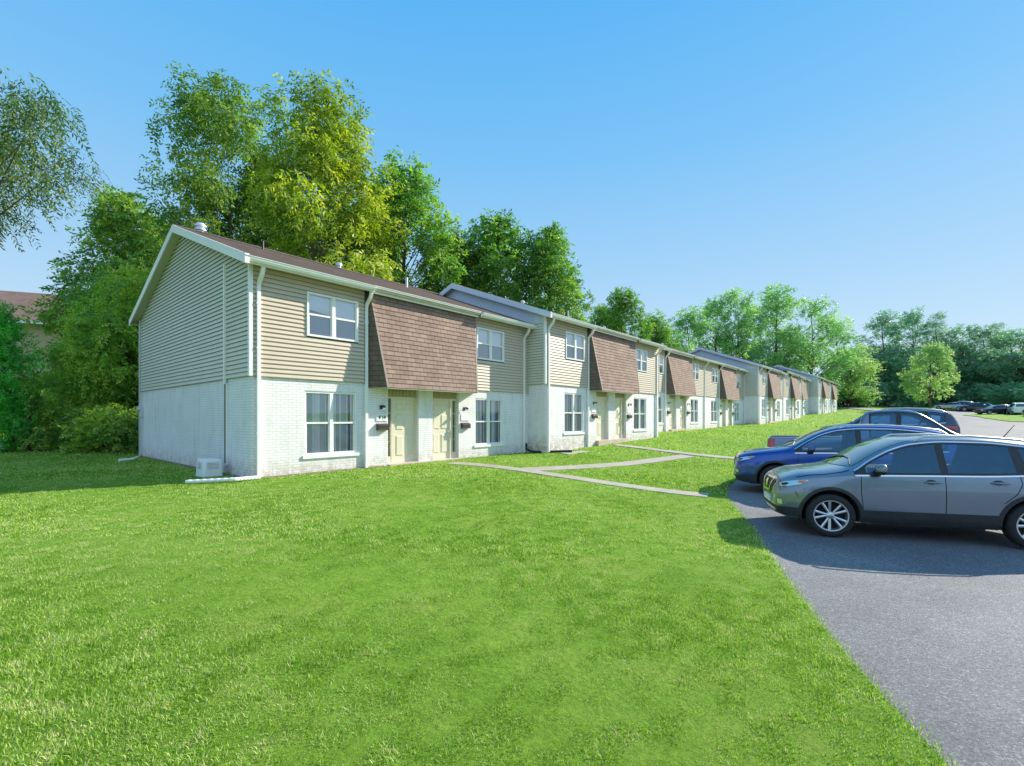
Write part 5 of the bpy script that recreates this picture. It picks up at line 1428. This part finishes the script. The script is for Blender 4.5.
            for hx in (d[1] + .16, d[2] + .20):
                hz = ev(s, 'zs', hx) - .085; hit = bvh.ray_cast(Vector((hx, sg * 3, hz)), Vector((0, -sg, 0)))[0]
                bm = bmesh.new(); bmesh.ops.create_uvsphere(bm, u_segments=16, v_segments=10, radius=1)
                for v_ in bm.verts: v_.co = Vector((v_.co.x * .115, v_.co.y * .028, v_.co.z * .019))
                me = bpy.data.meshes.new('handle'); bm.to_mesh(me); bm.free(); me.polygons.foreach_set('use_smooth', [True] * len(me.polygons)); me.materials.append(PAINT[paint])
                h = link('door_handle', me, root); h.location = (hx, hit.y + sg * .022, hz)
                pc = [(hx + .02 + .065 * math.cos(t), hz + .004 + .036 * math.sin(t)) for t in [k * math.pi / 8 for k in range(16)]]
                v, f = patch(bvh, pc, fr, .0035, .02); link('handle_cup', patch_mesh([(v, f, 0)], M['clad']), h).location = -h.location
        # mirror
        mx_ = s.mirror; mz = ev(s, 'zs', mx_) + .12; wy = ev(s, 'ws', mx_)
        bm = bmesh.new(); bmesh.ops.create_uvsphere(bm, u_segments=18, v_segments=12, radius=1)
        for v_ in bm.verts:
            c = v_.co; c.x = c.x * .10 if c.x > 0 else c.x * .05; c.y *= .13; c.z = (abs(c.z) ** .75) * math.copysign(.088, c.z)
        me = bpy.data.meshes.new('mirror'); bm.to_mesh(me); bm.free(); me.polygons.foreach_set('use_smooth', [True] * len(me.polygons)); me.materials.append(PAINT[paint]); me.materials.append(M['clad'])
        for p in me.polygons:
            if p.center.z < -.035 or p.center.x < -.02: p.material_index = 1
        o = link('side_mirror', me, root); o.location = (mx_, sg * (wy + .10), mz)
        mb = MB(); mb.tube([(mx_ - .0, sg * (wy - .05), mz - .10), (mx_, sg * (wy + .06), mz - .04)], [.035, .025], 8); f_ = mb.obj('mirror_foot', M['clad'], o, smooth=True); f_.location = -o.location
    # front: grille, lamps, bumper
    if s.kind == 'suv':
        n = s.nose; W = s.W / 1.84; kz = (s.H - 1.58) * .25
        items = [(*patch(bvh, [(-.50 * W, .78 + kz), (-.30 * W, .60 + kz), (.30 * W, .60 + kz), (.50 * W, .78 + kz), (.48 * W, .83 + kz), (-.48 * W, .83 + kz)], front_frame, .006, .05), 0),
                 (*patch(bvh, [(-.62 * W, .42), (-.62 * W, .30), (.62 * W, .30), (.62 * W, .42)], front_frame, .012, .06), 0)]
        link('grille', patch_mesh(items, M['clad']), root)
        items = [(*patch(bvh, strip_poly([(-.36 * W, .83 + kz), (-.20 * W, .62 + kz), (.20 * W, .62 + kz), (.36 * W, .83 + kz)], .035), front_frame, .016, .03), 0)]
        v, f = patch(bvh, [(.07 * math.cos(t), .735 + kz + .07 * math.sin(t)) for t in [k * math.pi / 10 for k in range(20)]], front_frame, .02, .03); items.append((v, f, 0))
        link('grille_chrome', patch_mesh(items, M['chrome']), root)
        for sg in (1, -1):
            df = diag_frame(sg); q = math.sqrt(.5)
            U = lambda x, y: (-x * q + y * q)          # u of a body point (x, |y|)
            p = lambda x, z, qq='ws': (U(x, ev(s, qq, x)), z + kz)
            poly = [p(n - .07, .745), p(n - .05, .80), p(n - .14, .835), p(n - .30, .872), p(n - .44, .885), p(n - .47, .868), p(n - .36, .81), p(n - .20, .765)]
            v, f = patch(bvh, poly, df, .007, .025); hl = link('headlight', patch_mesh([(v, f, 0)], M['lamp']), root)
            poly = [p(n - .31, .835), p(n - .32, .865), p(n - .43, .878), p(n - .455, .866), p(n - .38, .828)]
            v, f = patch(bvh, poly, df, .010, .02); link('indicator', patch_mesh([(v, f, 0)], M['amber']), hl)
            poly = [p(n - .10, .765), p(n - .085, .795), p(n - .16, .82), p(n - .20, .80)]
            v, f = patch(bvh, poly, df, .010, .02); link('lens', patch_mesh([(v, f, 0)], M['under']), hl)
            v, f = patch(bvh, [p(n - .05, .45, 'wl'), p(n - .05, .53, 'wl'), p(n - .12, .53, 'wl'), p(n - .12, .45, 'wl')], df, .008, .02); link('fog_lamp', patch_mesh([(v, f, 0)], M['lamp']), root)
            v, f = patch(bvh, [(s.tail + .03, .86 + kz), (s.tail + .03, 1.0 + kz), (s.tail + .40, .99 + kz), (s.tail + .16, .87 + kz)], side_frame(sg), .008, .03); link('tail_light', patch_mesh([(v, f, 0)], M['redlens']), root)
            # roof rails
            mb = MB(); xs_ = [X(-1.25), X(-1.4), X(-2.0), X(-2.6), X(-2.95), X(-3.05)]
            mb.tube([(x, sg * (ev(s, 'wt', x) - .02), ev(s, 'zt', x) + (.02 if i in (0, 5) else .065)) for i, x in enumerate(xs_)], .018, 8); mb.obj('roof_rail', M['galv'], root, smooth=True)
        if detail > 1:
            mb = MB(); x_ = X(-2.72); mb.tube([(x_, 0, ev(s, 'zc', x_) - .02), (x_ - .17, 0, ev(s, 'zc', x_) + .22)], [.008, .004], 6); mb.obj('aerial', M['clad'], root)
            mb = MB(); mb.box(n - .01, n + .012, -.26, .26, .44, .55); mb.obj('number_plate', M['trim'], root)
    else:
        n = s.nose; kz = .0 if s.kind == 'sedan' else .22
        v, f = patch(bvh, [(-.45, .48 + kz), (.45, .48 + kz), (.50, .70 + kz), (-.50, .70 + kz)], front_frame, .006, .06); link('grille', patch_mesh([(v, f, 0)], M['clad']), root)
        for sg in (1, -1):
            v, f = patch(bvh, [(sg * .52, .60 + kz), (sg * .74, .63 + kz), (sg * .74, .74 + kz), (sg * .52, .71 + kz)], front_frame, .008, .05); link('headlight', patch_mesh([(v, f, 0)], M['lamp']), root)
            z0, z1 = (.72, .86) if s.kind == 'sedan' else (.80, 1.14)
            items = [(*patch(bvh, [(s.tail + .01, z0), (s.tail + .01, z1), (s.tail + .22, z1), (s.tail + .22, z0)], side_frame(sg), .008, .04), 0), (*patch(bvh, [(sg * .62, z0), (sg * .86, z0), (sg * .86, z1), (sg * .62, z1)], rear_frame, .010, .04), 0)]
            link('tail_light', patch_mesh(items, M['redlens']), root)
        if s.kind == 'pickup':
            v, f = patch(bvh, [(x, y) for x, y in ((-2.95, -.80), (s.tail + .08, -.80), (s.tail + .08, .80), (-2.95, .80))], lambda u, v_: ((u, v_, 4), (0, 0, -1)), .012, .12); link('bed_cover', patch_mesh([(v, f, 0)], M['clad']), root)
            mb = MB(); mb.box(s.tail - .05, s.tail + .1, -.9, .9, .52, .68); mb.obj('rear_bumper', M['chrome'], root)
    # underbody
    mb = MB(); mb.box(s.tail + .35, s.nose - .35, -.52, .52, .20, .34); mb.obj('underbody', M['under'], root)
    # wheels
    if key not in _wheels: _wheels[key] = wheel_parts(s)
    ty, rm, hb = _wheels[key]
    for wx in (0, -s.wb):
        for sg in (1, -1):
            wn = link('wheel', ty, root); wn.location = (wx, sg * (s.W / 2 - .125), s.wr); wn.rotation_euler = (0, wx * 3 + .3, 0 if sg > 0 else math.pi)
            link('rim', rm, wn)
            link('brake', hb, wn)
    return root

def pose_on_lot(a, b, hx, hy):
    pass
S_SMALL = spec_suv(4.15, 1.66, 1.84, 2.58, .76); S_BIG = spec_suv(4.69, 1.76, 1.84, 2.71, .93, .36); S_TALL = spec_suv(4.75, 1.78, 1.88, 2.80, .95, .37)
def park(key, s, paint, fx, fy, hd, name, label, cat, group=None, detail=2, tilt=True):
    """fx, fy: ground point under the front axle centre; hd: heading angle"""
    rx, ry = fx - math.cos(hd) * s.wb, fy - math.sin(hd) * s.wb
    z0, z1 = gz(fx, fy), gz(rx, ry)
    r = vehicle(key, s, paint, (fx, fy, z0 + .003), hd, name, label, cat, group, detail)
    sx, sy = math.sin(hd), -math.cos(hd)
    roll = (gz(fx + sx * .8, fy + sy * .8) - gz(fx - sx * .8, fy - sy * .8)) / 1.6
    r.rotation_mode = 'XYZ'; r.rotation_euler = (math.atan(roll) * -1 * -1, -math.atan2(z0 - z1, s.wb), hd)
    return r
H1 = math.pi - R(18.5)
def axle_from_near_wheel(x, y, hd, s):   # the near (left) front wheel stands at x, y
    return x + math.sin(hd) * (s.W / 2 - .06), y - math.cos(hd) * (s.W / 2 - .06)
f = axle_from_near_wheel(5.18, 7.66, H1, S_SMALL)
park('small', S_SMALL, 'grey', *f, H1, 'parked_car', 'gunmetal grey crossover nearest the camera with amber corner lamp and black wheel arches', 'car', 'cars parked in front of the townhouses')
H2 = math.atan2(.42, -.907)
f = axle_from_near_wheel(6.58, 11.75, H2, S_BIG)
park('big', S_BIG, 'blue', *f, H2, 'parked_car', 'bright blue sport utility car parked beyond the grey crossover', 'car', 'cars parked in front of the townhouses')
S_PK = spec_pickup()
HP = math.atan2(-.649, .76) + R(3)
def row_point(a, b): return xy(a, b)
fx, fy = xy(17.0, 1.35)
park('pickup', S_PK, 'slate', fx, fy, HP, 'pickup_truck', 'dark slate pickup truck backed in with its red tail lamp towards the houses', 'pickup truck', 'cars parked in front of the townhouses', 1).scale.z = 1.07
S_VAN = spec_suv(4.9, 1.93, 1.95, 2.95, .95, .38)
for (a, b, pt, lab, key, s) in [(27.0, -2.6, 'navy', 'dark sport utility car showing its sloping rear window just beyond the pickup truck', 'van', S_VAN),
                             (31.5, -2.3, 'white', 'white sport utility car mostly hidden behind the dark one beyond the pickup', 'tall', S_TALL)]:
    fx, fy = xy(a, b)
    park(key, s, pt, fx, fy, HP + math.pi, 'parked_car', lab, 'car', 'cars parked in front of the townhouses', 1)
S_SED = spec_sedan()
fx, fy = ray(981, 68)
park('sedan', S_SED, 'navy', *ray(984.5, 70), math.pi - .12, 'parked_car', 'dark sedan parked side-on behind the grass island', 'car', 'far cars at the edge of the wood', 1)
for (px, Y, hd, pt, lab, key, s) in [
   (1016, 68, .9, 'white', 'white car cut off by the right edge beyond the island', 'tall', S_TALL),
   (1034, 57, 1.2, 'black', 'black car tip at the right edge in front of the white car', 'sedan', S_SED),
   (1006, 72, 1.0, 'silver', 'pale car half hidden behind the dark sedan tail', 'sedan', S_SED),
   (941, 88, 2.0, 'silver', 'leftmost pale car of the far row at the wood edge', 'sedan', S_SED),
   (946, 90, 2.0, 'white', 'white car second from left in the far row', 'sedan', S_SED),
   (951, 87, 2.0, 'white', 'white car in the middle of the far row', 'small', S_SMALL),
   (956, 86, 2.0, 'red', 'dull red car between white cars in the far row', 'sedan', S_SED),
   (961, 84, 2.0, 'silver', 'silver car near the right end of the far row', 'sedan', S_SED),
   (967, 82, 2.0, 'black', 'dark car ending the far row on the right', 'sedan', S_SED)]:
    park(key, s, pt, *ray(px, Y), hd, 'parked_car', lab, 'car', 'far cars at the edge of the wood', 0)
# ------------------------------------------------------------------ neighbour roof, odds and ends
def neighbour():
    x, y = ray(42, 40); z = gz(x, y)
    rz = R(20)
    root = empty('bungalow', (x, y, z), rz, 'neighbouring house with a low brown shingle roof above the left thicket', 'house')
    mb = MB(); mb.box(-14, 5.6, 0, 9, -1, 9.8); mb.obj('wall', M['wood'], root)  # darker wall colour stands in for the shadow on it
    mb = MB(); zr_, ze = 13.0, 9.6
    for (ya, za, yb_, zb_) in ((-.8, ze, 4.5, zr_), (4.5, zr_, 9.8, ze)):
        n = 40
        for i in range(n):
            f0, f1 = i / n, (i + 1) / n; A = (ya + (yb_ - ya) * f0, za + (zb_ - za) * f0); B = (ya + (yb_ - ya) * f1, za + (zb_ - za) * f1)
            mb.face([(-15, A[0], A[1] + .012), (6.4, A[0], A[1] + .012), (6.4, B[0], B[1]), (-15, B[0], B[1])], [(-15, i * .145), (6.4, i * .145), (6.4, i * .145 + .145), (-15, i * .145 + .145)])
    mb.face([(6.4, -.8, ze - .15), (6.4, 4.5, zr_ - .15), (6.4, 4.5, zr_), (6.4, -.8, ze)]); mb.face([(-15, -.8, ze - .15), (6.4, -.8, ze - .15), (6.4, -.8, ze), (-15, -.8, ze)])
    mb.obj('roof', M['roofn'], root)
    mb = MB()
    mb.face([(5.6, 0, 9.6), (5.6, 9, 9.6), (5.6, 4.5, 12.7)]); mb.obj('gable_end', M['siding_end'], root)
    mb = MB(); mb.face([(6.42, -.82, ze - .3), (6.42, 4.5, zr_ - .28), (6.42, 4.5, zr_ + .02), (6.42, -.82, ze + .02)]); mb.face([(6.42, 9.82, ze - .3), (6.42, 4.5, zr_ - .28), (6.42, 4.5, zr_ + .02), (6.42, 9.82, ze + .02)])
    mb.face([(-15, -.82, ze - .25), (6.42, -.82, ze - .25), (6.42, -.82, ze), (-15, -.82, ze)]); mb.obj('fascia', M['trim'], root)
M['roofn'] = brick_mat('neighbour_shingle', (.34, .215, .17), (.28, .18, .145), (.15, .10, .08), .33, .14, .006, .5, rough=.95, var=.2)
neighbour()
# white pedestal at the left edge of the lawn
x, y = ray(-4, 20.5); t = empty('utility_pedestal', (x, y, gz(x, y)), .3, 'white tapered utility pedestal at the far left edge of the lawn', 'pedestal')
mb = MB(); mb.box(-.2, .2, -.2, .2, -.1, .22); mb.obj('base', M['galv'], t)
bm = bmesh.new(); bmesh.ops.create_cube(bm, size=1)
for v in bm.verts: k = 1 if v.co.z < 0 else .72; v.co = Vector((v.co.x * .38 * k, v.co.y * .38 * k, .45 + v.co.z * .46))
bmesh.ops.bevel(bm, geom=bm.edges[:], offset=.03, segments=2, affect='EDGES'); me = bpy.data.meshes.new('hood'); bm.to_mesh(me); bm.free(); me.materials.append(M['plastic']); link('hood', me, t)
build_grass()
